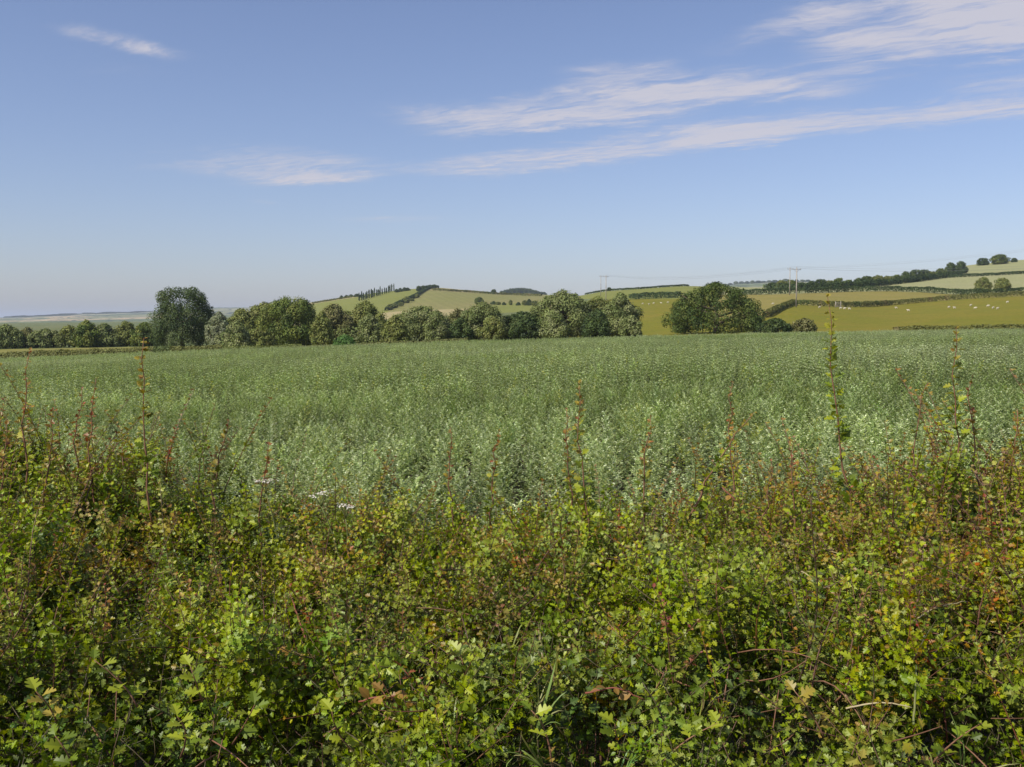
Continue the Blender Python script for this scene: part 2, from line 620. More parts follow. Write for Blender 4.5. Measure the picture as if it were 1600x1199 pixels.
# ---- land regions
field_material('soil', (0.06, 0.045, 0.028), (0.05, 0.05, 0.022), (0.04, 0.035, 0.02), 0.3, 2.0, 12.0)
field_material('pasture', (0.176, 0.163, 0.015), (0.205, 0.168, 0.022), (0.140, 0.152, 0.012), 0.02, 0.10, 1.2)
field_material('dry_pasture', (0.25, 0.205, 0.058), (0.23, 0.195, 0.045), (0.205, 0.18, 0.04), 0.015, 0.09, 1.2)
field_material('pale_corn', (0.29, 0.285, 0.125), (0.31, 0.295, 0.14), (0.27, 0.275, 0.115), 0.012, 0.06, 0.8, 0.05, 0.4, 6.0)
field_material('ripe_corn', (0.36, 0.295, 0.14), (0.34, 0.285, 0.13), (0.31, 0.27, 0.115), 0.012, 0.05, 0.7, 0.05, 1.1, 7.0)
field_material('hill_grass', (0.205, 0.210, 0.050), (0.19, 0.200, 0.045), (0.17, 0.185, 0.04), 0.012, 0.05, 0.7)
field_material('hill_corn', (0.215, 0.205, 0.064), (0.23, 0.205, 0.073), (0.19, 0.19, 0.055), 0.010, 0.05, 0.7, 0.04, 0.2, 8.0)
field_material('meadow_strip', (0.21, 0.20, 0.045), (0.24, 0.21, 0.06), (0.16, 0.17, 0.035), 0.03, 0.2, 1.2)
field_material('lowland', (0.12, 0.15, 0.05), (0.17, 0.17, 0.065), (0.10, 0.125, 0.04), 0.004, 0.02, 0.2)


def far_material():
    m = bpy.data.materials.new('far_fields')
    m.use_nodes = True
    w = NT(m.node_tree)
    pb = w.n['Principled BSDF']
    g = w.new('ShaderNodeNewGeometry')
    v = w.vmath('MULTIPLY', g.outputs['Position'], (1 / 420.0, 1 / 900.0, 0))
    vo = w.new('ShaderNodeTexVoronoi')
    vo.inputs['Scale'].default_value = 1.0
    w.l.new(v, vo.inputs['Vector'])
    ramp = w.new('ShaderNodeValToRGB')
    ramp.color_ramp.interpolation = 'CONSTANT'
    els = ramp.color_ramp.elements
    els[0].position, els[0].color = 0.0, (0.14, 0.17, 0.06, 1)
    els[1].position, els[1].color = 0.28, (0.22, 0.22, 0.09, 1)
    for p_, c_ in ((0.45, (0.44, 0.33, 0.17, 1)), (0.62, (0.10, 0.13, 0.05, 1)), (0.76, (0.27, 0.26, 0.12, 1))):
        e = els.new(p_)
        e.color = c_
    sp = w.new('ShaderNodeSeparateXYZ')
    w.l.new(vo.outputs['Color'], sp.inputs[0])
    w.l.new(sp.outputs[0], ramp.inputs[0])
    vd = w.new('ShaderNodeTexVoronoi', feature='DISTANCE_TO_EDGE')
    w.l.new(v, vd.inputs['Vector'])
    edge = w.smooth(vd.outputs['Distance'], 0.02, 0.06)
    w.put(pb.inputs['Base Color'], w.mix(edge, (0.04, 0.055, 0.025, 1), ramp.outputs[0]))
    pb.inputs['Roughness'].default_value = 0.95
    MATS['far_fields'] = m


far_material()


def below(poly, u):
    """row of a boundary line at each column"""
    p = np.array(poly, float)
    return np.interp(u, p[:, 0], p[:, 1])


H1 = [(1196, 497), (1215, 487), (1240, 477), (1270, 478), (1300, 479.5), (1350, 480), (1390, 477), (1440, 473), (1500, 468), (1560, 465), (1640, 462)]
H2 = [(1150, 461), (1200, 460.5), (1260, 458.5), (1330, 456), (1390, 455.5), (1440, 457), (1490, 460.5), (1540, 461), (1600, 459), (1660, 458)]
H3 = [(1468, 435), (1500, 433.5), (1550, 431), (1600, 428), (1660, 424)]
DIAG = [(604, 486), (628, 474), (642, 468), (656, 460), (668, 453), (684, 448.5)]


def land_regions(u, v, d, x, y):
    """which piece of the setting each face belongs to"""
    reg = np.full(u.shape, 'valley_floor', dtype=object)
    reg[d < CROP_END + 5] = 'field_soil'
    a = (d >= CROP_END + 5)
    left = a & (u < 1000 - 0.0 * u)
    reg[left & (d < 215)] = 'grass_strip'
    p1 = a & (u >= 860) & (d < 500) & (v > below(H1, np.maximum(u, 1196)))
    reg[p1] = 'sheep_pasture'
    g1 = a & (u >= 860) & (u < 1120) & (v > 467.5) & (d < 470)
    reg[g1] = 'sheep_pasture'
    p2 = a & (u >= 1120) & (d < 470) & (v <= below(H1, np.maximum(u, 1196))) & (v > below(H2, u))
    reg[p2] = 'dry_pasture'
    p3 = a & (u >= 1120) & (v <= below(H2, u)) & (d < 900)
    reg[p3] = 'corn_field'
    p4 = a & (u >= 1440) & (v <= below(H3, u)) & (d > 450) & (d < 1400)
    reg[p4] = 'upper_corn_field'
    r1 = a & (u >= 830) & (u < 1120) & (v <= 467.5) & (d < 1200)
    reg[r1] = 'ridge_field'
    hill = a & (u < 905) & (u > 440) & (d > 560) & (d < 1500)
    reg[hill & (d <= 700)] = 'straw_field'
    reg[hill & (d > 700) & (u >= below([(440, 700), (486, 604), (474, 628), (460, 656), (448, 684)], u))] = 'hill_corn_field'
    right = u > np.interp(v, [447, 453, 460, 468, 474, 486], [686, 668, 656, 642, 628, 604])
    reg[hill & (d > 655) & right] = 'hill_corn_field'
    reg[hill & (d > 655) & ~right] = 'hill_grass_field'
    reg[hill & right & (d > 900) & (v < below([(660, 452), (690, 455), (770, 459.5), (850, 461)], u))] = 'ridge_corn_field'
    reg[hill & right & (d < 720) & (u > 770) & (u < 850)] = 'hill_grass_field'
    reg[hill & (u < 560) & (d > 960)] = 'ridge_corn_field'
    reg[(d > 1800)] = 'far_fields'
    return reg


def build_land():
    us = np.concatenate([np.linspace(-1500, -170, 60)[:-1], np.arange(-170, 1771, 4.0), np.linspace(1770, 3100, 60)[1:]])
    ds = np.concatenate([np.geomspace(2.5, 100, 40)[:-1], np.geomspace(100, 1400, 250)[:-1], np.geomspace(1400, 13500, 90)])
    U, D = np.meshgrid(us, ds, indexing='ij')
    X = (U - CX) / FC * D
    Y = D.copy()
    Z = ground(X, Y)
    rough = (fbm(X / 60, Y / 60, 3) - 0.5) * np.clip((D - 700) / 900, 0, 1) * 5 * np.clip(D / 2000, 0.2, 2)
    Z = Z + rough
    nu, nd = U.shape
    V = np.stack([X, Y, Z], -1).reshape(-1, 3)
    idx = np.arange(nu * nd).reshape(nu, nd)
    Q = np.stack([idx[:-1, :-1], idx[1:, :-1], idx[1:, 1:], idx[:-1, 1:]], -1).reshape(-1, 4)
    C = V[Q].mean(1)
    uc = CX + C[:, 0] / C[:, 1] * FC
    vc = z_to_row(C[:, 2] - EYE, C[:, 1])
    reg = land_regions(uc, vc, C[:, 1], C[:, 0], C[:, 1])
    mats = {'valley_floor': 'lowland', 'field_soil': 'soil', 'grass_strip': 'meadow_strip', 'sheep_pasture': 'pasture', 'dry_pasture': 'dry_pasture',
            'corn_field': 'pale_corn', 'upper_corn_field': 'pale_corn', 'ridge_field': 'hill_grass', 'straw_field': 'ripe_corn', 'hill_corn_field': 'hill_corn',
            'hill_grass_field': 'hill_grass', 'ridge_corn_field': 'ripe_corn', 'far_fields': 'far_fields'}
    labels = {'valley_floor': 'green valley floor behind the tree line', 'field_soil': 'bare soil under the bean crop', 'grass_strip': 'strip of yellow-green grass beyond the bean crop',
              'sheep_pasture': 'olive pasture with grazing sheep beyond the crop', 'dry_pasture': 'tan strip of pasture between the two long hedges',
              'corn_field': 'pale green corn field on the slope above the hedges', 'upper_corn_field': 'topmost pale corn field at the right skyline',
              'ridge_field': 'pale field rising to the ridge behind the far poles', 'straw_field': 'straw coloured strip at the foot of the hill',
              'hill_corn_field': 'broad tan green corn field on the middle hill', 'hill_grass_field': 'yellow-green grass field left of the diagonal hedge',
              'ridge_corn_field': 'thin tan field along the hill skyline', 'far_fields': 'hazy patchwork of far fields on the horizon'}
    for r in mats:
        sel = Q[reg == r]
        if not len(sel):
            continue
        used, inv = np.unique(sel, return_inverse=True)
        me = raw_mesh(r, V[used], inv.reshape(-1, 4), MATS[mats[r]], smooth=True)
        tag(link(r, me), labels[r], kind='structure')
    # the rest of the circle round the camera: plain ground to the horizon
    az0 = math.atan2((us[-1] - CX) / FC, 1.0)
    az1 = 2 * math.pi + math.atan2((us[0] - CX) / FC, 1.0)
    A = np.linspace(az0, az1, 90)
    R = np.concatenate([[0.02], np.geomspace(2.0, 13500, 70)])
    AA, RR = np.meshgrid(A, R, indexing='ij')
    # butt this sheet against the flat-fronted grid at its two edges
    k0, k1 = math.cos(az0), math.cos(az1)
    X2, Y2 = RR * np.sin(AA), RR * np.cos(AA)
    Z2 = ground(X2, Y2) - 0.006
    V2 = np.stack([X2, Y2, Z2], -1).reshape(-1, 3)
    idx = np.arange(AA.size).reshape(AA.shape)
    Q2 = np.stack([idx[:-1, :-1], idx[:-1, 1:], idx[1:, 1:], idx[1:, :-1]], -1).reshape(-1, 4)
    o = link('ground', raw_mesh('ground', V2, Q2, MATS['lowland'], smooth=True))
    tag(o, 'grassy ground behind and beside the viewpoint', kind='structure')
    # small apron under the viewpoint in front of the grid's first row
    U3 = np.linspace(us[0], us[-1], 30)
    D3 = np.array([0.02, 0.8, 1.6, 2.5])
    UU, DD = np.meshgrid(U3, D3, indexing='ij')
    X3 = (UU - CX) / FC * DD
    Z3 = ground(X3, DD)
    idx = np.arange(UU.size).reshape(UU.shape)
    Q3 = np.stack([idx[:-1, :-1], idx[1:, :-1], idx[1:, 1:], idx[:-1, 1:]], -1).reshape(-1, 4)
    tag(link('verge', raw_mesh('verge', np.stack([X3, DD, Z3], -1).reshape(-1, 3), Q3, MATS['soil'], smooth=True)), 'verge at the foot of the hedge', kind='structure')


build_land()

# ------------------------------------------------------------------ trees
leaf_material('tree_leaf', rough=0.6, spec=0.25, trans=0.22)
plain_material('bark', (0.10, 0.075, 0.05), (0.16, 0.13, 0.09), 6.0, 0.9, 0.1, 0.5, (1, 1, 0.25))
plain_material('pole_wood', (0.30, 0.26, 0.21), (0.40, 0.36, 0.30), 4.0, 0.85, 0.1, 0.3, (1, 1, 0.15))

PAL = {
    'poplar': [(0.085, 0.122, 0.034), (0.062, 0.098, 0.030), (0.115, 0.150, 0.046)],
    'silver': [(0.250, 0.272, 0.150), (0.205, 0.232, 0.115), (0.29, 0.305, 0.185)],
    'willow': [(0.205, 0.238, 0.076), (0.160, 0.196, 0.056), (0.255, 0.275, 0.110)],
    'olive':  [(0.200, 0.222, 0.052), (0.158, 0.184, 0.044), (0.240, 0.250, 0.068)],
    'brown':  [(0.192, 0.190, 0.064), (0.155, 0.160, 0.048), (0.228, 0.218, 0.082)],
    'green':  [(0.135, 0.175, 0.030), (0.090, 0.130, 0.024), (0.205, 0.230, 0.044)],
    'deep':   [(0.085, 0.122, 0.022), (0.058, 0.090, 0.018), (0.140, 0.170, 0.032)],
    'dark':   [(0.070, 0.105, 0.026), (0.052, 0.082, 0.022), (0.100, 0.135, 0.034)],
    'bright': [(0.110, 0.215, 0.045), (0.090, 0.175, 0.036), (0.150, 0.25, 0.060)],
    'bramble': [(0.100, 0.130, 0.032), (0.160, 0.165, 0.042), (0.185, 0.155, 0.055)],
}


def crown_mb(W, Dp, H, kind, z0=0.06, lobes=40, leaves=6000, leaf=0.34, shape='round', lobe_r=(0.12, 0.21), ragged=0.17, fat=1.0, cover=5.0, wob=1.0):
    """leaf cards on many overlapping clumps that fill an uneven envelope"""
    pal = PAL[kind]
    mb = MB()
    leaf = leaf * fat
    mean_r = 0.5 * (lobe_r[0] + lobe_r[1]) * min(W, H * 1.1) * 0.85
    lobes = int(max(lobes, 2.1 * (0.8 * math.pi * W * H) / (math.pi * mean_r ** 2)))
    leaves = int(max(leaves, min(30000, cover * 0.8 * math.pi * W * H / (0.45 * leaf * leaf))))
    cz0 = z0 * H
    tt = rng.random(lobes) ** 0.85
    az = rng.random(lobes) * 2 * math.pi

    def env(t):
        if shape == 'round':
            return np.sqrt(np.clip(1 - (2 * (t * 0.86 + 0.14) - 1) ** 2, 0, 1)) * 0.15 + 0.85 * np.clip(1 - np.abs((t - 0.36) / 0.72) ** 2.4, 0.02, 1) ** 0.55
        if shape == 'dome':
            return np.clip(1 - np.clip(t, 0, 1) ** 2.6, 0.02, 1) ** 0.62
        if shape == 'column':
            return np.clip(1 - np.abs((t - 0.42) / 0.66) ** 3.0, 0.02, 1) ** 0.6
        if shape == 'hemi':
            return np.sqrt(np.clip(1 - t ** 2.2, 0.01, 1)) * (0.86 + 0.14 * np.clip(t / 0.22, 0, 1))
        return np.clip(1 - t, 0.02, 1) ** 0.5
    lr = rng.uniform(*lobe_r, lobes) * min(W, H * 1.1)
    lr = lr * (1.0 - 0.35 * tt)
    er = env(tt) * (0.76 + wob * (0.16 * np.sin(az * 3 + W) + 0.12 * np.sin(az * 5 + 2.0 * H + tt * 6)) + rng.random(lobes) * 0.30)
    cx = np.cos(az) * np.maximum(er * W / 2 - lr * 0.85, 0)
    cy = np.sin(az) * np.maximum(er * Dp / 2 - lr * 0.85, 0)
    cz = cz0 + tt * (H - cz0 - lr * 0.9) + lr * 0.05
    cz = np.maximum(cz, lr * 0.75)
    ztop = (cz + lr).max()
    cz = cz * min(1.0, 1.0) + (H - ztop) * (cz / max(cz.max(), 1e-3))
    wgt = lr ** 2
    which = rng.choice(lobes, leaves, p=wgt / wgt.sum())
    dirs = unit(rng.normal(size=(leaves, 3)) + np.array([0, 0, 0.25]))
    rr = lr[which] * (1.0 - ragged + rng.normal(0, ragged, leaves))
    P = np.stack([cx[which], cy[which], cz[which]], 1) + dirs * rr[:, None]
    P[:, 2] = np.maximum(P[:, 2], 0.05 + 0.2 * rng.random(leaves))
    N = unit(dirs + np.array([0, 0, 0.25]) + rng.normal(0, 0.36, (leaves, 3)))
    Dv = unit(np.cross(N, rng.normal(size=(leaves, 3))))
    S = leaf * rng.uniform(0.55, 1.35, leaves)
    v, t, k = spread(CARD, P - Dv * S[:, None] * 0.5, Dv, N, S)
    lobecol = np.array(pal)[rng.choice(3, lobes, p=[0.45, 0.3, 0.25])] * (1 + rng.normal(0, 0.14, (lobes, 1)))
    c = np.clip(lobecol[which] * (1 + rng.normal(0, 0.09, (leaves, 1))) * (1 + rng.normal(0, 0.03, (leaves, 3))), 0.004, 1)
    mb.add(v, t, np.repeat(c, k, 0))
    return mb


def trunk_mb(W, H, r, n=5):
    mb = MB()
    top = np.array([rng.normal(0, 0.03) * W, rng.normal(0, 0.03) * W, H * 0.72])
    v, t = tube(bez((0, 0, -0.25), (rng.normal(0, 0.02) * W, 0, H * 0.35), top, 8), np.linspace(r, r * 0.25, 8), 8)
    mb.add(v, t)
    for i in range(n):
        z = H * rng.uniform(0.12, 0.45)
        a = i * 2 * math.pi / n + rng.uniform(-0.4, 0.4)
        e = np.array([math.cos(a) * W * 0.36, math.sin(a) * W * 0.36, z + H * rng.uniform(0.18, 0.35)])
        v, t = tube(bez((0, 0, z), (e[0] * 0.5, e[1] * 0.5, z + 0.05 * H), e, 6), np.linspace(r * 0.5, r * 0.1, 6), 6)
        mb.add(v, t)
    return mb


def tree(name, label, cat, u0, u1, vtop, d, kind, group=None, depth=0.9, wide=1.08, **kw):
    """a tree between photograph columns u0 and u1, its top at row vtop, standing d metres off"""
    b = spot((u0 + u1) / 2, d)
    W = (u1 - u0) / FC * d * wide
    H = height_for(vtop, d, b[2])
    root = empty(name, b)
    tag(root, label, cat, group)
    crown_mb(W, W * depth, H, kind, **kw).build('crown', MATS['tree_leaf'], root)
    trunk_mb(W, H, 0.022 * H + 0.02 * W).build('trunk', MATS['bark'], root)
    return root


ORD = ['first', 'second', 'third', 'fourth', 'fifth', 'sixth', 'seventh', 'eighth', 'ninth', 'tenth', 'eleventh', 'twelfth', 'thirteenth', 'fourteenth', 'fifteenth', 'sixteenth', 'seventeenth', 'eighteenth', 'nineteenth', 'twentieth', 'twenty-first']
G1 = 'trees and bushes along the far side of the crop'
tree('poplar_tree', 'tall dark green rounded tree standing above the low bushes at left', 'tree', 233, 336, 447, 190, 'poplar', G1, lobes=90, leaves=24000, leaf=0.25, shape='column', lobe_r=(0.08, 0.15), z0=0.03, wide=1.0, ragged=0.11, wob=0.15)
tree('willow_bush', 'pale silvery willow bush right beside the tall dark tree', 'bush', 322, 362, 487, 178, 'silver', G1, lobes=22, leaves=2600, leaf=0.28, shape='hemi')
tree('olive_bush', 'olive bush between the silvery willow and the big spreading tree', 'bush', 345, 408, 482, 184, 'olive', G1, lobes=26, leaves=3600, leaf=0.3, shape='hemi')
tree('olive_tree', 'olive brown tree at the left shoulder of the big spreading tree', 'tree', 374, 452, 471, 190, 'olive', G1, lobes=34, leaves=5000, leaf=0.32, shape='hemi')
tree('oak_tree', 'broad bright-topped green tree with deep shade left of the hill', 'tree', 402, 504, 463, 172, 'green', G1, lobes=60, leaves=20000, leaf=0.27, shape='round', lobe_r=(0.12, 0.20), z0=0.02, wide=1.0, wob=0.5)
tree('low_bush', 'low olive bush at the foot of the broad green tree', 'bush', 378, 432, 512, 164, 'olive', G1, lobes=18, leaves=2200, leaf=0.28, shape='hemi')
tree('brown_willow', 'brownish olive willow right of the broad green tree', 'tree', 488, 556, 474, 176, 'brown', G1, lobes=36, leaves=5200, leaf=0.3, shape='hemi')
tree('olive_willow', 'olive willow below the row of slender poplars', 'tree', 532, 612, 470, 180, 'olive', G1, lobes=44, leaves=6500, leaf=0.3, shape='hemi')
tree('bright_bush', 'small bright green bush at the crop edge below the willows', 'bush', 522, 557, 523, 150, 'bright', G1, lobes=16, leaves=1500, leaf=0.24, shape='hemi')
tree('silver_willow', 'grey-green willow in front of the diagonal hill hedge', 'tree', 602, 712, 478, 168, 'willow', G1, lobes=60, leaves=9000, leaf=0.28, shape='hemi')
tree('brown_bush', 'dark reddish brown bush between two grey-green willows', 'bush', 690, 742, 481, 172, 'brown', G1, lobes=24, leaves=3200, leaf=0.3, shape='hemi')
tree('grey_willow', 'grey-green willow with a narrow top left of the dark bush', 'tree', 714, 798, 471, 166, 'willow', G1, lobes=50, leaves=7000, leaf=0.28, shape='hemi')
tree('dark_bush', 'dark green bush between the willow and the big willow clump', 'bush', 776, 858, 486, 168, 'dark', G1, lobes=34, leaves=4600, leaf=0.3, shape='hemi')
tree('big_willow', 'largest olive green willow of the clump left of the gap', 'tree', 828, 932, 452, 168, 'willow', G1, lobes=70, leaves=11000, leaf=0.28, shape='hemi', lobe_r=(0.10, 0.19))
tree('middle_willow', 'olive willow in the middle of the big clump', 'tree', 900, 968, 463, 172, 'olive', G1, lobes=44, leaves=6500, leaf=0.28, shape='hemi')
tree('end_willow', 'willow at the right end of the big clump beside the gap', 'tree', 938, 1001, 457, 166, 'willow', G1, lobes=40, leaves=6500, leaf=0.28, shape='hemi')
tree('round_tree', 'large round dark green tree right of the gap', 'tree', 1038, 1200, 440, 170, 'deep', G1, lobes=105, leaves=30000, leaf=0.27, shape='hemi', lobe_r=(0.085, 0.16), z0=0.0, wide=1.0, ragged=0.12, wob=0.25)
tree('dark_shrub', 'small dark green shrub at the right foot of the round tree', 'bush', 1186, 1238, 497, 160, 'dark', G1, lobes=24, leaves=3200, leaf=0.26, shape='hemi')
tree('brown_shrub', 'small brownish green shrub standing alone right of the round tree', 'bush', 1236, 1277, 497, 162, 'brown', G1, lobes=20, leaves=2600, leaf=0.26, shape='hemi')

FILL = [(350, 392, 500, 'willow'), (486, 520, 486, 'olive'), (556, 600, 490, 'willow'), (596, 640, 492, 'olive'), (660, 706, 488, 'willow'), (700, 740, 496, 'dark'), (748, 790, 494, 'olive'), (800, 842, 494, 'dark'),
        (846, 890, 484, 'willow'), (912, 956, 482, 'dark'), (968, 1004, 492, 'willow')]
FILLN = ['below the silvery willow', 'right against the broad green tree', 'under the row of slender poplars', 'left of the diagonal hill hedge', 'left of the reddish brown bush', 'under the reddish brown bush',
         'under the narrow-topped willow', 'left of the big willow clump', 'in front of the largest willow', 'between the middle and end willows', 'at the very edge of the gap']
for (a, b, v, k), nm in zip(FILL, FILLN):
    tree('low_bush', 'low rounded bush in the tree line ' + nm, 'bush', a, b, v, 160 + rng.uniform(-3, 3), k, G1, lobes=20, leaves=3000, leaf=0.26, shape='hemi')

# the low row of bushes at the far left
ROW = [(-60, -8, 508, 'olive'), (-18, 34, 506, 'willow'), (22, 62, 511, 'brown'), (44, 98, 513, 'willow'), (84, 130, 508, 'olive'),
       (112, 158, 500, 'green'), (138, 190, 505, 'willow'), (176, 216, 501, 'olive'), (202, 250, 503, 'green')]
NAMES = ['bush partly cut off by the left picture edge', 'grey-green bush at the left picture edge', 'brownish bush, second from the left edge in the low row', 'grey-green bush, third from the left edge in the low row',
         'olive bush just left of the tallest in the low row', 'tallest green bush of the low row at far left', 'grey-green bush just right of the tallest in the low row',
         'olive bush second left of the tall dark tree', 'green bush directly left of the tall dark tree']
for (a, b, v, k), nm in zip(ROW, NAMES):
    tree('hedge_bush', nm, 'bush', a, b, v, 222 + rng.uniform(-4, 4), k, 'low row of bushes at far left', lobes=28, leaves=3600, leaf=0.34, shape='hemi')

# trees far off: a few shared shapes, copied
PROTO = {}


def proto(key, W, H, kind, n, leaf, shape, lobes=20, **kw):
    PROTO[key] = (crown_mb(W, W, H, kind, lobes=lobes, leaves=n, leaf=leaf, shape=shape, **kw).mesh('crown', MATS['tree_leaf']),
                  trunk_mb(W, H, 0.03 * H).mesh('trunk', MATS['bark']), W, H)


proto('round_a', 8, 8, 'dark', 2600, 0.5, 'round', 26)
proto('round_b', 8, 8, 'green', 2600, 0.5, 'round', 22)
proto('round_c', 9, 7, 'dark', 2600, 0.5, 'dome', 24)
proto('round_d', 8, 8, 'olive', 2600, 0.5, 'round', 22)
proto('slender', 1.6, 10, 'dark', 420, 0.45, 'column', 22, lobe_r=(0.3, 0.45))
proto('lone', 9, 9, 'olive', 2600, 0.5, 'round', 34, z0=0.14, lobe_r=(0.12, 0.2))


def far_tree(name, label, key, pos, W, H, group, rot=None):
    cm, tm, w0, h0 = PROTO[key]
    root = empty(name, pos)
    root.scale = (W / w0, W / w0, H / h0)
    root.rotation_euler = (0, 0, rng.uniform(0, 6.28) if rot is None else rot)
    tag(root, label, 'tree', group)
    link('crown', cm, root)
    link('trunk', tm, root)
    return root


def far_tree_px(name, label, key, u0, u1, vtop, vbase, group, d=None):
    b = hit((u0 + u1) / 2, vbase) if d is None else spot((u0 + u1) / 2, d)
    d = b[1]
    return far_tree(name, label, key, b, (u1 - u0) / FC * d, max(1.5, height_for(vtop, d, b[2])), group)


far_tree_px('field_tree', 'left one of two lone round trees on the slope hedge at right', 'lone', 1522, 1547, 433, 460.5, 'two lone trees on the slope hedge')
far_tree_px('field_tree', 'right one of two lone round trees on the slope hedge at right', 'lone', 1552, 1578, 434, 460, 'two lone trees on the slope hedge')
far_tree_px('skyline_tree', 'small round tree on the right skyline, left of the larger one', 'round_a', 1523, 1542, 403, 415, 'skyline trees at right')
far_tree_px('skyline_tree', 'larger spreading tree standing on the right skyline', 'round_b', 1545, 1573, 397, 413, 'skyline trees at right')
far_tree_px('skyline_tree', 'tiny rightmost tree on the right skyline', 'round_a', 1577, 1586, 403, 410, 'skyline trees at right')

# belt of trees climbing to the right skyline
BELT = [(1196, 1218, 441, 453), (1210, 1232, 438, 453), (1226, 1246, 437, 453), (1242, 1262, 441, 453), (1256, 1276, 439, 452.5), (1270, 1292, 436, 452), (1285, 1304, 438, 451.5),
        (1298, 1320, 434, 451), (1314, 1334, 437, 450), (1330, 1350, 434, 449), (1342, 1364, 431, 448), (1358, 1380, 430, 446.5), (1374, 1394, 431, 445), (1390, 1408, 429, 443.5),
        (1402, 1424, 424, 442), (1418, 1440, 421, 440.5), (1432, 1452, 421, 438), (1446, 1464, 424, 436), (1458, 1476, 419, 434), (1472, 1494, 410, 432), (1488, 1510, 408, 428)]
for i, (a, b, v, vb) in enumerate(BELT):
    far_tree_px('belt_tree', '%s tree from the lower left in the belt below the right skyline' % ORD[i],
                ('round_a', 'round_c', 'round_b', 'round_d')[(i * 3 + i // 4) % 4], a, b, v, vb, 'belt of trees below the right skyline')

# slender poplars and small woods on the middle hill
for i in range(19):
    f = i / 18
    u = 562 + f * 54
    vb = 470.5 - 15.5 * f
    b = hit(u + rng.uniform(-0.7, 0.7), vb)
    far_tree('slender_poplar', '%s slender poplar from the left in the row on the middle hill' % ORD[i], 'slender', b, rng.uniform(1.1, 1.7), rng.uniform(5.5, 8.5), 'row of slender poplars on the hill')
for i, (a, b, v, vb) in enumerate([(531, 537, 461.5, 467), (538, 546, 461, 465.5), (545, 553, 460, 464.5), (553, 564, 459, 464), (560, 570, 460, 465)]):
    far_tree_px('hill_tree', '%s small dark tree from the left on the skyline before the poplars' % ORD[i], 'round_c', a, b, v, vb, 'skyline trees left of the poplars')
for i, (a, b, v, vb) in enumerate([(616, 624, 451.5, 457), (622, 630, 450, 456), (628, 637, 449, 455), (633, 642, 449.5, 454.5)]):
    far_tree_px('hill_tree', '%s small dark tree from the left on the skyline after the poplars' % ORD[i], 'round_c', a, b, v, vb, 'skyline trees right of the poplars')
for i, (a, b, v, vb) in enumerate([(650, 659, 446.5, 455), (657, 666, 446, 454), (663, 672, 446, 452.5), (668, 677, 445, 451), (674, 684, 444.5, 449.5)]):
    far_tree_px('hill_tree', '%s tree from the left in the clump topping the diagonal hill hedge' % ORD[i], 'round_a', a, b, v, vb, 'clump at the top of the diagonal hedge')
for i, (a, b, v, vb) in enumerate([(604, 614, 475, 485), (613, 622, 474, 482), (622, 631, 472, 479), (631, 641, 463, 474), (640, 648, 466, 471), (648, 656, 459, 466)]):
    far_tree_px('hedge_tree', '%s bushy tree from the lower end of the diagonal hill hedge' % ORD[i], 'round_d', a, b, v, vb, 'bushy trees along the diagonal hill hedge')
far_tree_px('hill_tree', 'single round tree in the corn field of the middle hill', 'round_b', 742, 755, 464, 476, None)
far_tree_px('ridge_tree', 'tiny tree on the ridge just right of the far power poles', 'round_a', 948, 955, 449, 455, None)
far_tree_px('ridge_tree', 'tiny lone tree on the hill skyline left of the domed wood', 'round_a', 768, 776, 452, 458.5, None)
for i in range(16):
    u = 784 + i * 4.4
    dome = 449.5 + ((u - 812) / 34) ** 2 * 7
    b = spot(u, 1960 + rng.uniform(-30, 30))
    h = max(6.0, height_for(dome + rng.uniform(-0.6, 0.6), b[1], b[2]))
    far_tree('wood_tree', '%s tree from the left in the hazy domed wood on the skyline' % ORD[i], ('round_a', 'round_c')[i % 2], b, 11, h, 'domed wood beyond the hill')
for i, (a, b, v, vb) in enumerate([(766, 776, 470.5, 476), (774, 783, 471.5, 476.5), (784, 791, 472, 477), (795, 801, 468.5, 477), (806, 814, 472, 477.5), (815, 824, 469, 477.5), (822, 832, 467, 477.5), (830, 841, 469.5, 478)]):
    far_tree_px('hill_bush', '%s bush from the left in the broken hedge on the lower hill' % ORD[i], ('round_c', 'round_d')[i % 2], a, b, v, vb, 'broken hedge on the lower hill')
for i in range(18):
    u = 1132 + i * 8.6
    b = spot(u, 3420 + rng.uniform(-60, 60))
    far_tree('horizon_tree', '%s tree from the left on the far blue ridge behind the near poles' % ORD[i], ('round_a', 'round_c', 'round_b')[i % 3], b, rng.uniform(16, 26), rng.uniform(7, 13), 'trees on the far blue ridge')
for i in range(16):
    u = 10 + i * 21 + rng.uniform(-6, 6)
    b = spot(u, 5750 + rng.uniform(-250, 250))
    far_tree('horizon_tree', '%s clump from the left on the far hazy horizon at left' % ORD[i], ('round_a', 'round_c')[i % 2], b, rng.uniform(60, 200), rng.uniform(6, 11), 'tree clumps on the far left horizon')


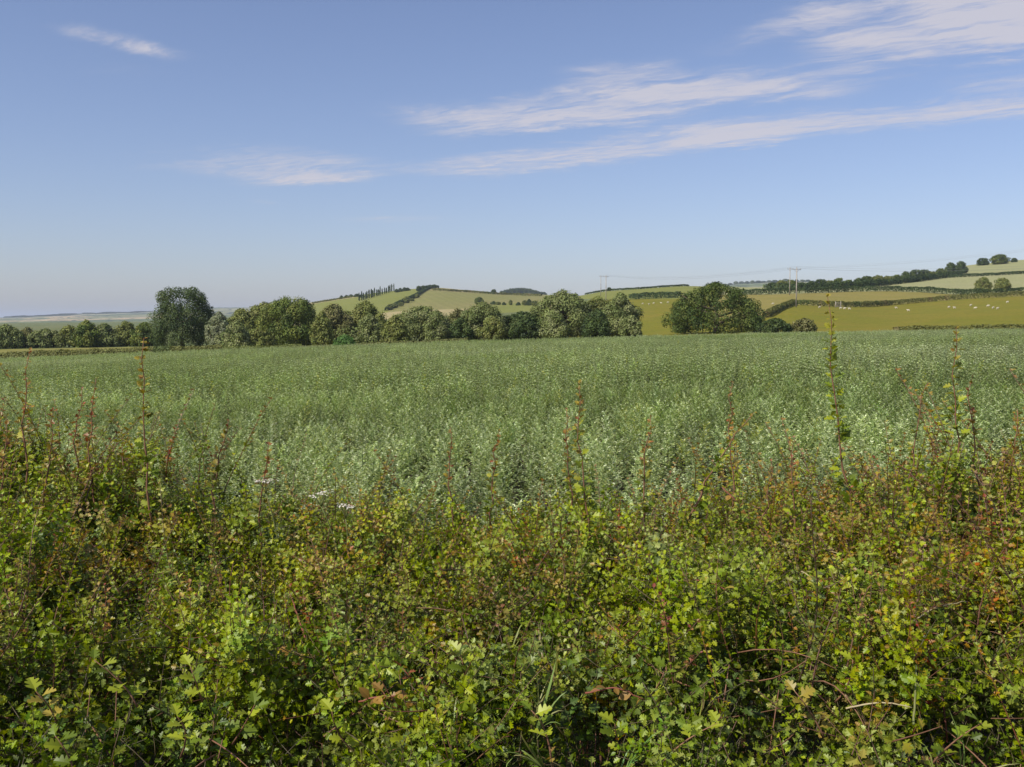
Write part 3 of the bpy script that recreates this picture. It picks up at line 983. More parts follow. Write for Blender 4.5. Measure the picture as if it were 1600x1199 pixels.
# ------------------------------------------------------------------ hedgerows of the far fields
def hedgerow(name, label, pts, hgt, wid, kind, per_m=42, leaf=0.36, group='field hedges', by='px', cat='hedge'):
    per_m, leaf = per_m * 2.2, leaf * 1.25
    P = np.array([hit(u, v) if by == 'px' else spot(u, v) for u, v in pts])
    seg = np.linalg.norm(np.diff(P[:, :2], axis=0), axis=1)
    s = np.concatenate([[0], np.cumsum(seg)])
    n = int(s[-1] * per_m)
    q = rng.random(n) * s[-1]
    x, y = np.interp(q, s, P[:, 0]), np.interp(q, s, P[:, 1])
    t = np.stack([np.interp(q + 0.5, s, P[:, 0]) - np.interp(q - 0.5, s, P[:, 0]), np.interp(q + 0.5, s, P[:, 1]) - np.interp(q - 0.5, s, P[:, 1])], 1)
    t = t / np.maximum(np.linalg.norm(t, axis=1, keepdims=True), 1e-6)
    nx, ny = -t[:, 1], t[:, 0]
    a = rng.random(n) * math.pi
    bump = 0.75 + 0.5 * fbm(q / 3.0, q * 0 + hgt, 11)
    r = 1.0 - 0.25 * rng.random(n) ** 2
    sx = np.sign(np.cos(a)) * np.abs(np.cos(a)) ** 0.6 * r
    sz = np.abs(np.sin(a)) ** 0.6 * r
    off = sx * wid / 2 * bump
    x2, y2 = x + nx * off, y + ny * off
    z = ground(x2, y2) + sz * hgt * bump + 0.02
    O = np.stack([x2, y2, z], 1)
    N = unit(np.stack([nx * np.cos(a), ny * np.cos(a), np.sin(a) + 0.3], 1) + rng.normal(0, 0.5, (n, 3)))
    Dv = unit(np.cross(N, rng.normal(size=(n, 3))))
    S = leaf * rng.uniform(0.5, 1.3, n)
    v, tt, k = spread(CARD, O - Dv * S[:, None] * 0.5, Dv, N, S)
    pal = np.array(PAL[kind])
    pk = np.clip((fbm(q / 5, q * 0 + 3.3, 5) * 3.2 - 0.1).astype(int), 0, 2)
    c = np.clip(pal[pk] * (1 + rng.normal(0, 0.18, (n, 1))), 0.004, 1)
    o = link(name, None or raw_mesh(name, v - P[0], tt, MATS['tree_leaf'], np.repeat(c, k, 0)))
    o.location = P[0]
    tag(o, label, cat, group)
    return o


hedgerow('field_hedge', 'long curved brown-green hedge along the top of the sheep pasture', H1, 1.6, 1.9, 'bramble', 60, 0.30)
hedgerow('field_hedge', 'dark hedge between the tan pasture strip and the corn slope', H2, 2.3, 2.4, 'dark', 50, 0.36)
hedgerow('field_hedge', 'thin dark hedge high on the slope near the right skyline', H3, 1.8, 2.0, 'dark', 36, 0.45)
hedgerow('field_hedge', 'low dark hedge at the right end of the bean field', [(1395, 143), (1450, 141), (1520, 139), (1600, 137), (1680, 135)], 1.3, 1.4, 'bramble', 90, 0.22, by='d')
hedgerow('field_hedge', 'diagonal hedge climbing the middle hill', DIAG, 2.6, 3.2, 'dark', 26, 0.6)
hedgerow('field_hedge', 'thin hedge along the crest of the middle hill', [(676, 454), (700, 455.5), (730, 457), (770, 460), (800, 461.5), (846, 463)], 2.0, 2.5, 'bramble', 18, 0.7)
hedgerow('field_hedge', 'thick green hedge below the ridge field right of the gap', [(984, 468.5), (1005, 467.5), (1030, 466.5), (1062, 465.5)], 2.6, 3.0, 'dark', 40, 0.5)
hedgerow('field_hedge', 'thin hedge along the ridge skyline behind the far poles', [(915, 456.5), (950, 454.5), (1000, 452), (1040, 449), (1075, 447.5)], 1.2, 2.0, 'dark', 24, 0.5)
hedgerow('field_hedge', 'thin hedge on the left shoulder of the middle hill', [(488, 475), (510, 471.5), (540, 466.5), (562, 463.5)], 1.6, 2.5, 'bramble', 18, 0.7)
hedgerow('undergrowth', 'low tangle of growth joining the bushes at far left', [(-70, 224), (0, 223), (60, 223), (120, 223), (180, 223), (250, 223)], 3.3, 4.0, 'olive', 40, 0.34, group=None, by='d')
hedgerow('undergrowth', 'low tangle of growth joining the willows along the tree line', [(340, 176), (430, 175), (520, 174), (600, 173), (700, 172), (800, 172), (900, 171), (985, 170)], 3.6, 4.5, 'willow', 55, 0.28, group=None, by='d')
hedgerow('undergrowth', 'continuous dark undergrowth below the belt of trees at right', [(1194, 454), (1250, 453.5), (1300, 451.8), (1350, 449), (1400, 444), (1450, 438), (1500, 430.5)], 3.2, 4.5, 'dark', 26, 0.6, group=None)
hedgerow('bramble_bank', 'rough dark green bramble bank along the left end of the crop', [(-60, 143), (40, 142), (120, 142), (200, 143), (280, 144), (345, 146)], 1.5, 3.6, 'bramble', 110, 0.24, group=None, by='d', cat='bank')
hedgerow('bramble_bank', 'low green weed bank below the broad green tree', [(338, 148), (380, 148), (420, 149), (470, 150)], 1.1, 2.6, 'olive', 130, 0.24, group=None, by='d', cat='bank')
hedgerow('bramble_bank', 'rough brown grass at the feet of the willows', [(470, 150), (560, 151), (640, 152), (730, 152)], 0.9, 2.0, 'brown', 110, 0.22, group=None, by='d', cat='bank')


# ------------------------------------------------------------------ power line
plain_material('insulator', (0.35, 0.33, 0.31), (0.42, 0.40, 0.38), 20, 0.3, 0.5)
plain_material('steel', (0.22, 0.22, 0.22), (0.3, 0.3, 0.3), 20, 0.5, 0.5)
plain_material('wire_metal', (0.16, 0.17, 0.18), (0.20, 0.21, 0.22), 1, 0.5, 0.5)
LINE_DIR = unit(np.array([38.0, -150.0]))
LINE_PERP = np.array([-LINE_DIR[1], LINE_DIR[0]])


def pole(label, pos, H):
    root = empty('utility_pole', pos)
    tag(root, label, 'pole', 'power line poles')
    mb = MB()
    mb.add(*tube([(0, 0, -0.4), (0.02, 0, H * 0.5), (0, 0, H)], [0.19, 0.16, 0.12], 10))
    mb.build('post', MATS['pole_wood'], root, True)
    px_, py_ = LINE_PERP
    arm = MB()
    arm.add(*tube([(-px_ * 1.25, -py_ * 1.25, H - 0.55), (0, 0, H - 0.5), (px_ * 1.25, py_ * 1.25, H - 0.55)], [0.07] * 3, 4))
    for s in (-1, 1):
        arm.add(*tube([(0, 0, H - 1.3), (s * px_ * 0.8, s * py_ * 0.8, H - 0.56)], [0.035] * 2, 4))
    arm.build('crossarm', MATS['steel'], root)
    pts = []
    for s, dz in ((-1.2, -0.5), (0.0, 0.0), (1.2, -0.5)):
        m = MB()
        z = H + dz
        prof = [(0, 0.05), (0.06, 0.05), (0.08, 0.10), (0.14, 0.06), (0.18, 0.10), (0.24, 0.05), (0.30, 0.08), (0.36, 0.03)]
        m.add(*tube([(s * px_, s * py_, z + q) for q, _ in prof], [r for _, r in prof], 8))
        m.build('insulator', MATS['insulator'], root, True)
        pts.append(np.array(pos) + np.array([s * px_, s * py_, z + 0.36]))
    return pts


pA = hit(1243.5, 480.5)
pB = hit(1233.0, 461.5)
hA = height_for(418.5, pA[1], pA[2])
hB = height_for(418.5, pB[1], pB[2])
A1 = pole('nearer, right one of the two tall pale poles right of the round tree', pA, hA)
B1 = pole('left one of the two tall pale poles, behind the curved hedge', pB, hB)
fA = spot(946.5, 422)
fB = spot(938.5, 560)
A2 = pole('right one of the two far thin poles above the willow clump', fA, height_for(430.5, fA[1], fA[2]))
B2 = pole('left one of the two far thin poles above the willow clump', fB, height_for(430.5, fB[1], fB[2]))


def wire(a, b, sag, label, group):
    s = np.linspace(0, 1, 28)[:, None]
    P = a * (1 - s) + b * s
    P[:, 2] -= (4 * s * (1 - s) * sag)[:, 0]
    mb = MB()
    mb.add(*tube(P - a, [0.010] * 28, 5))
    o = mb.build('power_wire', MATS['wire_metal'])
    o.location = a
    tag(o, label, 'wire', group)


for k, nm in enumerate(('left', 'middle', 'right')):
    wire(A2[k], A1[k], 2.2, '%s wire of the front line between the far and near poles' % nm, 'wires between the far and near poles')
    wire(B2[k], B1[k], 2.4, '%s wire of the rear line between the far and near poles' % nm, 'wires between the far and near poles')
for k, nm in enumerate(('left', 'middle', 'right')):
    eA = A1[k] + np.array([38.0, -150.0, -4.0]) * 1.0
    eB = B1[k] + np.array([48.0, -150.0, 1.0]) * 1.0
    wire(A1[k], eA, 2.2, '%s wire of the front line running off to the right' % nm, 'wires running off to the right')
    wire(B1[k], eB, 2.2, '%s wire of the rear line running off to the right' % nm, 'wires running off to the right')

# gate in the curved hedge, a pale gap
gpos = hit(1307, 481)


def field_gate():
    root = empty('field_gate', gpos)
    tag(root, 'small pale wooden gate standing in the curved hedge', 'gate')
    for x in (-0.75, 0.75):
        m = MB()
        m.add(*tube([(x, -1.2, -0.2), (x, -1.2, 1.75)], [0.11, 0.10], 6))
        m.build('post', MATS['pole_wood'], root)
    for z in (0.35, 0.7, 1.05, 1.4):
        m = MB()
        m.add(*tube([(-0.75, -1.2, z), (0.75, -1.2, z)], [0.06, 0.06], 4))
        m.build('rail', MATS['pole_wood'], root)


field_gate()

# ------------------------------------------------------------------ sheep
plain_material('wool', (0.52, 0.46, 0.34), (0.64, 0.58, 0.46), 9, 0.95, 0.05, 0.6)


def sheep_mesh():
    """one skinned body: trunk, neck, head, four jointed legs, ears and tail"""
    v = [(0, 0, .62), (.28, 0, .64), (-.28, 0, .64), (.46, 0, .70), (.60, 0, .82), (.78, 0, .76),
         (.30, .12, .42), (.32, .12, .22), (.30, .12, .03), (.30, -.12, .42), (.34, -.12, .22), (.32, -.12, .03),
         (-.32, .13, .44), (-.40, .13, .24), (-.36, .13, .03), (-.32, -.13, .44), (-.40, -.13, .24), (-.36, -.13, .03),
         (.60, .15, .84), (.60, -.15, .84), (-.46, 0, .60), (-.52, 0, .42)]
    e = [(0, 1), (0, 2), (1, 3), (3, 4), (4, 5), (1, 6), (6, 7), (7, 8), (1, 9), (9, 10), (10, 11), (2, 12), (12, 13), (13, 14), (2, 15), (15, 16), (16, 17), (4, 18), (4, 19), (2, 20), (20, 21)]
    r = [.27, .25, .27, .17, .12, .07, .09, .045, .04, .09, .045, .04, .11, .05, .04, .11, .05, .04, .03, .03, .09, .04]
    me = bpy.data.meshes.new('sheep')
    me.from_pydata(v, e, [])
    o = bpy.data.objects.new('sheep_shape', me)
    COL.objects.link(o)
    md = o.modifiers.new('skin', 'SKIN')
    for i, q in enumerate(me.skin_vertices[0].data):
        q.radius = (r[i], r[i])
        q.use_root = (i == 0)
    o.modifiers.new('smooth', 'SUBSURF').levels = 1
    bpy.context.view_layer.update()
    ev = o.evaluated_get(bpy.context.evaluated_depsgraph_get())
    out = bpy.data.meshes.new_from_object(ev)
    out.name = 'sheep'
    out.materials.clear()
    out.materials.append(MATS['wool'])
    bpy.data.objects.remove(o)
    return out


SHEEP = sheep_mesh()
FLOCKS = [
    ('in the flock on the right pasture', [(1280, 482), (1313, 483.5), (1319, 484), (1327, 484.5), (1400, 483), (1419, 487), (1482, 482), (1491, 483), (1516, 479), (1523, 483.5), (1543, 480), (1551, 483), (1558, 484), (1573, 474)], 'sheep on the right pasture'),
    ('in the flock seen through the gap', [(1004, 476), (1014, 477), (1021, 475.5), (1033, 475), (1043, 474)], 'sheep seen through the gap'),
]
for txt, pts, grp in FLOCKS:
    for i, (u, v) in enumerate(pts):
        o = link('sheep', SHEEP)
        o.location = hit(u, v)
        o.rotation_euler = (0, 0, rng.uniform(-0.6, 0.6) + (math.pi if rng.random() < 0.5 else 0))
        o.scale = (0.68,) * 3
        tag(o, 'cream sheep, %s from left %s' % (ORD[i], txt), 'sheep', grp)
o = link('sheep', SHEEP)
o.location = hit(1207, 476.5)
o.scale = (0.68,) * 3
tag(o, 'single cream sheep in the tan pasture beside the round tree', 'sheep')


# ------------------------------------------------------------------ scattering for what nobody could count
def scatter(name, pts, rot, scl, idx, tint, protos, parent=None):
    me = bpy.data.meshes.new(name)
    n = len(pts)
    me.vertices.add(n)
    me.vertices.foreach_set('co', np.asarray(pts, np.float32).ravel())
    for nm, typ, fld, dat in (('rot', 'FLOAT_VECTOR', 'vector', rot), ('scl', 'FLOAT', 'value', scl), ('idx', 'INT', 'value', idx), ('tint', 'FLOAT_VECTOR', 'vector', tint)):
        a = me.attributes.new(nm, typ, 'POINT')
        a.data.foreach_set(fld, np.asarray(dat, np.int32 if typ == 'INT' else np.float32).ravel())
    o = link(name, me, parent)
    ng = bpy.data.node_groups.new(name, 'GeometryNodeTree')
    ng.interface.new_socket('Geometry', in_out='INPUT', socket_type='NodeSocketGeometry')
    ng.interface.new_socket('Geometry', in_out='OUTPUT', socket_type='NodeSocketGeometry')
    N, L = ng.nodes, ng.links
    gi, go = N.new('NodeGroupInput'), N.new('NodeGroupOutput')
    iop = N.new('GeometryNodeInstanceOnPoints')
    join = N.new('GeometryNodeJoinGeometry')
    for p in reversed(protos):                # the join hands its last input out first
        oi = N.new('GeometryNodeObjectInfo')
        oi.inputs['Object'].default_value = p
        g2 = N.new('GeometryNodeGeometryToInstance')
        L.new(oi.outputs['Geometry'], g2.inputs[0])
        L.new(g2.outputs[0], join.inputs[0])

    def attr(nm, typ):
        q = N.new('GeometryNodeInputNamedAttribute')
        q.data_type = typ
        q.inputs['Name'].default_value = nm
        return q.outputs['Attribute']
    e2r = N.new('FunctionNodeEulerToRotation')
    L.new(attr('rot', 'FLOAT_VECTOR'), e2r.inputs[0])
    L.new(gi.outputs[0], iop.inputs['Points'])
    L.new(join.outputs[0], iop.inputs['Instance'])
    iop.inputs['Pick Instance'].default_value = True
    L.new(attr('idx', 'INT'), iop.inputs['Instance Index'])
    L.new(e2r.outputs[0], iop.inputs['Rotation'])
    L.new(attr('scl', 'FLOAT'), iop.inputs['Scale'])
    L.new(iop.outputs[0], go.inputs[0])
    o.modifiers.new('scatter', 'NODES').node_group = ng
    return o


def template(name, mb, mats):
    return bpy.data.objects.new(name, mb.mesh(name, mats))       # never linked to the scene


# ------------------------------------------------------------------ bean crop
leaf_material('bean_leaf', rough=0.55, spec=0.22, trans=0.38, inst=True)
BEANCOL = np.array([(0.290, 0.345, 0.142), (0.370, 0.420, 0.210), (0.180, 0.240, 0.082), (0.480, 0.515, 0.320)])


def bean_plant(seed, detail=True):
    mb = MB()
    H = CROP_H * rng.uniform(0.92, 1.08)
    lean = rng.normal(0, 0.05, 2)
    path = np.array([(lean[0] * (z / H) ** 2, lean[1] * (z / H) ** 2, z) for z in np.linspace(0, H, 5)])
    v, t = tube(path, np.linspace(0.007, 0.004, 5), 4)
    mb.add(v, t, (0.14, 0.19, 0.07))
    O, D, N, S = [], [], [], []
    n = 20 if detail else 12
    for i in range(n):
        f = i / (n - 1)
        z = H * (0.45 + 0.55 * f)
        az = i * 2.4 + rng.uniform(-0.3, 0.3)
        up = 0.35 + 0.75 * f
        d = unit(np.array([math.cos(az), math.sin(az), up]))
        pet = 0.10 * (1.15 - 0.6 * f)
        base = np.array([lean[0] * (z / H) ** 2, lean[1] * (z / H) ** 2, z])
        side = unit(np.cross(d, [0, 0, 1]))
        nrm = unit(np.cross(side, d))
        for k in range(4 if detail else 2):
            for s in (-1, 1):
                O.append(base + d * pet * (0.3 + 0.38 * k))
                D.append(d * 0.85 + side * s * 0.78 + rng.normal(0, 0.12, 3))
                N.append(nrm + np.array([0, 0, 0.8 if detail else 1.3]) + rng.normal(0, 0.35, 3))
                S.append((0.042 if detail else 0.068) * (1.1 - 0.45 * f) * rng.uniform(0.75, 1.2))
    v, t, k = spread(BEAN, O, D, N, S, 1.1)
    c = BEANCOL[rng.choice(4, len(O), p=[0.38, 0.24, 0.28, 0.10])] * (1 + rng.normal(0, 0.13, (len(O), 1)))
    mb.add(v, t, np.repeat(np.clip(c, 0.01, 1), k, 0))
    return mb


def build_crop():
    protos = [template('bean_plant', bean_plant(i, True), MATS['bean_leaf']) for i in range(6)] + [template('bean_plant', bean_plant(i, False), MATS['bean_leaf']) for i in range(6)]
    P = []
    for (y0, y1, dens, base) in ((5.5, 26, 13, 0), (26, 60, 11, 6), (60, CROP_END, 7.5, 6)):
        w = y1 * 0.60 + 6
        n = int(2 * w * (y1 - y0) * dens)
        x, y = rng.uniform(-w, w, n), rng.uniform(y0, y1, n)
        ok = np.abs(x) < y * 0.585 + 4.5
        x, y = x[ok], y[ok]
        P.append((x, y, np.full(len(x), base)))
    x, y, base = (np.concatenate(q) for q in zip(*P))
    # the plants stand in drilled rows, loosely
    n = len(x)
    z = ground(x, y)
    big = fbm(x / 9, y / 9, 21, 3)
    mid = fbm(x / 1.6, y / 1.6, 31, 3)
    scl = 0.74 + 0.28 * mid + 0.16 * fbm(x / 0.55 + 3, y / 0.75, 131, 2) + 0.12 * (big - 0.5) + rng.normal(0, 0.06, n)
    rot = np.stack([rng.normal(0, 0.10, n), rng.normal(0, 0.10, n), rng.random(n) * 6.28], 1)
    wide = fbm(x / 22 + 5, y / 22, 41, 3)
    tuftn = fbm(x / 0.55 + 3, y / 0.75, 131, 2)
    val = 0.15 + 0.9 * (tuftn - 0.5) + 0.75 * (mid - 0.5) + 0.55 * (wide - 0.5) + 0.4 * (big - 0.5) + rng.normal(0, 0.16, n)
    tint = np.stack([rng.normal(0, 0.006, n) - 0.02 * (wide - 0.5), -0.5 * (wide - 0.5) + rng.normal(0, 0.06, n), val], 1)
    yel = rng.random(n) < 0.012
    tint[yel] = [-0.035, 0.45, 0.25]
    idx = base + rng.integers(0, 6, n)
    o = scatter('bean_crop', np.stack([x, y, z], 1), rot, scl, idx, tint, protos)
    tag(o, 'grey-green bean crop filling the field behind the hedge', 'crop', kind='stuff')


build_crop()

# ------------------------------------------------------------------ hedge in front
leaf_material('hedge_leaf', rough=0.46, spec=0.42, trans=0.28, inst=True)
leaf_material('shoot_leaf', rough=0.45, spec=0.4, trans=0.30)
plain_material('hedge_stem', (0.17, 0.080, 0.045), (0.26, 0.135, 0.075), 30, 0.7, 0.25)
plain_material('dry_straw', (0.34, 0.27, 0.14), (0.46, 0.38, 0.21), 25, 0.7, 0.2)
plain_material('red_cane', (0.18, 0.050, 0.032), (0.25, 0.085, 0.05), 30, 0.6, 0.3)
plain_material('petal', (0.55, 0.48, 0.36), (0.78, 0.74, 0.64), 60, 0.8, 0.1)
plain_material('flower_stalk', (0.14, 0.17, 0.05), (0.20, 0.19, 0.07), 30, 0.7, 0.2)

GREEN = np.array((0.148, 0.206, 0.012))
LIME = np.array((0.310, 0.350, 0.019))
DARK = np.array((0.058, 0.098, 0.011))
BRONZE = np.array((0.300, 0.170, 0.032))
RED = np.array((0.300, 0.090, 0.034))
OCHRE = np.array((0.330, 0.255, 0.034))

HY0, HY1 = 1.75, 5.25


def hedge_top(x, y):
    """height of the hedge's top, in the scene"""
    x, y = np.asarray(x, float), np.asarray(y, float)
    big = fbm(x / 0.9 + 3.1, y / 0.9, 51, 2) - 0.5
    small = fbm(x / 0.30, y / 0.30, 61, 2) - 0.5
    base = EYE - 1.00 - 0.03 * (y - 3.5) - 0.06 * np.clip((2.6 - y), 0, 1) ** 2 * 4
    side = -0.10 * np.exp(-((x + 0.3) / 1.0) ** 2) * np.clip((y - 3.2) / 1.2, 0, 1) + 0.17 * np.clip((-x - 0.4) / 1.8, 0, 1) * np.clip((y - 2.6) / 1.5, 0, 1) + 0.15 * np.clip((x - 0.8) / 2.0, 0, 1) * np.clip((y - 2.8) / 1.5, 0, 1)
    return base + side + 0.22 * big + 0.34 * small


def ray(u, v, y):
    """the point of a photograph pixel's sight line at depth y"""
    return np.array([(u - CX) / FPX * (y * math.cos(PITCH) - row_to_z(v, y) * math.sin(PITCH)), y, EYE + row_to_z(v, y)])


def hedge_hit(u, v):
    for y in np.arange(1.8, 5.25, 0.02):
        p = ray(u, v, y)
        if p[2] <= hedge_top(p[0], p[1]) + 0.01:
            return p
    return ray(u, v, 4.9)


def sprig(kind):
    """a twig with lobed leaves, growing along +Z"""
    mb = MB()
    L = {'mature': 0.17, 'young': 0.15, 'shade': 0.18, 'bronze': 0.13, 'small': 0.12}[kind]
    bend = rng.normal(0, 0.03, 2)
    path = np.array([(bend[0] * f * f, bend[1] * f * f, L * f) for f in np.linspace(0, 1, 5)])
    v, t = tube(path, np.linspace(0.0022, 0.0010, 5), 4)
    mb.add(v, t, (0.16, 0.075, 0.04) if kind in ('bronze', 'young') else (0.11, 0.085, 0.04))
    n = {'mature': 12, 'young': 13, 'shade': 9, 'bronze': 10, 'small': 16}[kind]
    O, D, N, S, C = [], [], [], [], []
    for i in range(n):
        f = (i + 0.6) / n
        p = np.array([bend[0] * f * f, bend[1] * f * f, L * f])
        az = i * 2.4 + rng.uniform(-0.5, 0.5)
        up = 0.1 + 0.6 * f
        d = unit(np.array([math.cos(az), math.sin(az), up + rng.normal(0, 0.2)]))
        O.append(p + d * 0.006)
        D.append(d)
        N.append(np.array([0, 0, 1.0]) + d * -0.3 + rng.normal(0, 0.35, 3))
        s = {'mature': 0.031, 'young': 0.030, 'shade': 0.034, 'bronze': 0.025, 'small': 0.019}[kind]
        S.append(s * (1.1 - 0.45 * f) * rng.uniform(0.75, 1.25))
        if kind == 'mature':
            c = GREEN * (1 - 0.5 * f) + LIME * 0.5 * f
        elif kind == 'young':
            c = GREEN * (1 - f) + LIME * f
            if f > 0.85 and rng.random() < 0.35:
                c = OCHRE
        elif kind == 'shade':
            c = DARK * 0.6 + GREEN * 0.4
        elif kind == 'bronze':
            c = LIME * (1 - f) + (BRONZE if rng.random() < 0.7 else RED) * f
        else:
            c = GREEN * 0.6 + DARK * 0.4
        C.append(c * (1 + rng.normal(0, 0.10)) * (1 + rng.normal(0, 0.03, 3)))
    v, t, k = spread(OVAL if kind == 'small' else HAW, O, D, N, S, 1.0 if kind != 'small' else 1.2)
    mb.add(v, t, np.repeat(np.clip(C, 0.004, 1), k, 0))
    return mb


def shoot_mb(L, lean, leafsize, redness, twigs=2):
    """an upright shoot: red-brown stem with side twigs, leaf tufts getting smaller and redder upwards -> stems, leaves"""
    s = np.linspace(0, 1, 8)
    wob = rng.uniform(0, 6)
    main = np.stack([lean[0] * s ** 1.7 + 0.02 * L * np.sin(s * 6 + wob), lean[1] * s ** 1.7 + 0.02 * L * np.cos(s * 5 + wob), L * s * (1 - 0.1 * s * abs(lean[0]) / L)], 1)
    stems = [(main, 0.0034, 0.0010, 0.0)]
    for k in range(twigs):
        f = rng.uniform(0.15, 0.65)
        b = np.array([np.interp(f, s, main[:, q]) for q in range(3)])
        a = rng.uniform(0, 6.28)
        l = L * rng.uniform(0.18, 0.4) * (1 - 0.4 * f)
        e = b + np.array([math.cos(a) * l * 0.7, math.sin(a) * l * 0.7, l * rng.uniform(0.5, 0.9)])
        stems.append((bez(b, (b + e) / 2 + np.array([math.cos(a), math.sin(a), -0.4]) * l * 0.12, e, 5), 0.0018, 0.0008, f * 0.6))
    O, D, N, S, C = [], [], [], [], []
    for path, r0, r1, f0 in stems:
        q = np.linspace(0, 1, len(path))
        ln = np.linalg.norm(np.diff(path, axis=0), axis=1).sum()
        nodes = max(3, int(ln / 0.026))
        for i in range(nodes):
            g = (i + 0.7) / nodes
            f = f0 + (1 - f0) * g
            p = np.array([np.interp(g, q, path[:, k]) for k in range(3)])
            for m in range(rng.integers(2, 5)):
                az = rng.uniform(0, 6.28)
                d = unit(np.array([math.cos(az), math.sin(az), 0.1 + 0.9 * f + rng.normal(0, 0.3)]))
                sz = leafsize * (1.0 - 0.55 * f ** 1.3) * rng.uniform(0.5, 1.25)
                O.append(p + d * sz * 0.22)
                D.append(d)
                N.append(np.array([0, 0, 1.0]) - 0.3 * d + rng.normal(0, 0.35, 3))
                S.append(sz)
                tip = [OCHRE, BRONZE, RED][int(np.clip(rng.normal(redness * 2.2, 0.5), 0, 2.99))]
                w_ = np.clip((f - 0.85 + redness * 0.55) / 0.30 + rng.normal(0, 0.12), 0, 1)
                base = GREEN * (1 - f) + LIME * f
                C.append((base * (1 - w_) + tip * w_) * (1 + rng.normal(0, 0.12)))
    return stems, np.array(O), np.array(D), np.array(N), np.array(S), np.clip(np.array(C), 0.004, 1)


def build_hedge():
    root = empty('hawthorn_hedge', (0, 3.4, float(ground(0, 3.4))))
    tag(root, 'wild hawthorn hedge with reddish shoots across the whole foreground', 'hedge')
    inv = -np.array(root.location)

    # ---- the mass of twigs and leaves
    kinds = ['mature', 'mature', 'mature', 'young', 'young', 'young', 'shade', 'shade', 'bronze', 'bronze', 'small', 'small']
    protos = [template('hedge_sprig', sprig(k), MATS['hedge_leaf']) for k in kinds]
    for j in range(10):
        L = [0.22, 0.3, 0.34, 0.4, 0.46, 0.5, 0.3, 0.42, 0.36, 0.55][j]
        stems, O, D, N, S, C = shoot_mb(L, rng.normal(0, 0.13, 2) * L * 2, 0.032, [0.0, 0.1, 0.0, 0.25, 0.4, 0.15, 0.7, 0.9, 0.5, 0.6][j], 1 + j % 3)
        mb = MB()
        for pth, r0, r1, f0 in stems:
            v, t = tube(pth, np.linspace(r0, r1, len(pth)), 5)
            mb.add(v, t, (0.21, 0.105, 0.06))
        v, t, k = spread(HAW, O, D, N, S)
        mb.add(v, t, np.repeat(C, k, 0))
        protos.append(template('hedge_shoot', mb, MATS['hedge_leaf']))
    for j in range(3):                       # tufts of grass that grow through
        mb = MB()
        nb = 9
        for b_ in range(nb):
            a_ = rng.uniform(0, 6.28)
            L = rng.uniform(0.12, 0.26)
            out_ = np.array([math.cos(a_), math.sin(a_), 0]) * L * rng.uniform(0.2, 0.7)
            pth = bez((0, 0, 0), out_ * 0.3 + np.array([0, 0, L * 0.8]), out_ + np.array([0, 0, L * rng.uniform(0.6, 1.0)]), 6)
            sd_ = unit(np.cross(out_, [0, 0, 1]))
            wd = np.array([0.0028, 0.003, 0.0027, 0.0021, 0.0013, 0.0003])[:, None]
            vv = np.concatenate([pth - sd_ * wd, pth + sd_ * wd])
            tt_ = [q for i_ in range(5) for q in ((i_, i_ + 1, 7 + i_), (i_, 7 + i_, 6 + i_))]
            mb.add(vv, tt_, np.array((0.27, 0.30, 0.07)) * rng.uniform(0.7, 1.3) if rng.random() < 0.75 else (0.30, 0.25, 0.11))
        protos.append(template('grass_tuft', mb, MATS['hedge_leaf']))
    # branch ends: tufts of sprigs that radiate from one point, each tuft of one growth and one tone
    P, A = [], []
    n = 3100
    cy_ = HY0 + (HY1 - HY0) * rng.random(n) ** 0.85
    cx_ = rng.uniform(-1, 1, n) * (cy_ * 0.62 + 0.9)
    lift = rng.normal(-0.05, 0.10, n)
    keep = fbm(cx_ / 0.24 + 9, cy_ / 0.28, 71, 2) > 0.43 + 0.11 * np.clip(3.1 - cy_, 0, 1)
    cx_, cy_, lift = cx_[keep], cy_[keep], lift[keep]
    n = len(cx_)
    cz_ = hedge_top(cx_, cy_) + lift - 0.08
    red = fbm(cx_ / 0.8 + 7, cy_ / 0.8, 91, 2) + 0.12 * np.clip((cy_ - 2.4) / 2, 0, 1) + rng.normal(0, 0.10, n)
    pr = rng.random(n)
    young = np.clip(0.42 + 2.2 * lift + rng.normal(0, 0.2, n), 0, 1)
    kind_ = np.where(pr < young, rng.integers(3, 6, n), rng.integers(0, 3, n))
    kind_ = np.where(red > 0.755, rng.integers(8, 10, n), kind_)
    kind_ = np.where(rng.random(n) < 0.12, rng.integers(10, 12, n), kind_)
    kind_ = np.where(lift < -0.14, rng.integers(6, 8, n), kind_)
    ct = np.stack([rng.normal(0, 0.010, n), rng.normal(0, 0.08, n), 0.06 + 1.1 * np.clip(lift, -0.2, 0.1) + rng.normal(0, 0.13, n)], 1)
    rep_ = rng.integers(9, 17, n)
    w_ = np.repeat(np.arange(n), rep_)
    m = len(w_)
    dr = unit(rng.normal(size=(m, 3)) * np.array([1, 1, 0.75]) + np.array([0, -0.12, 0.55]))
    rc = rng.uniform(0.0, 0.07, m)
    pos = np.stack([cx_[w_], cy_[w_], cz_[w_]], 1) + dr * rc[:, None] + rng.normal(0, 0.012, (m, 3))
    rot = np.stack([np.arccos(np.clip(dr[:, 2], -1, 1)), rng.normal(0, 0.15, m), np.arctan2(dr[:, 0], -dr[:, 1])], 1)
    idx = np.where(rng.random(m) < 0.85, kind_[w_], rng.integers(0, 6, m))
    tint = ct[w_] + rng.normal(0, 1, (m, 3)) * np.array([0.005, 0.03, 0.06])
    P.append(pos)
    A.append((rot, rng.uniform(0.62, 1.0, m), idx, tint))
    # shaded growth deeper inside
    n = 8000
    y = HY0 + (HY1 - HY0) * rng.random(n) ** 0.85
    x = rng.uniform(-1, 1, n) * (y * 0.62 + 0.9)
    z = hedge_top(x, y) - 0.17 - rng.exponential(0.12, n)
    P.append(np.stack([x, y, z], 1))
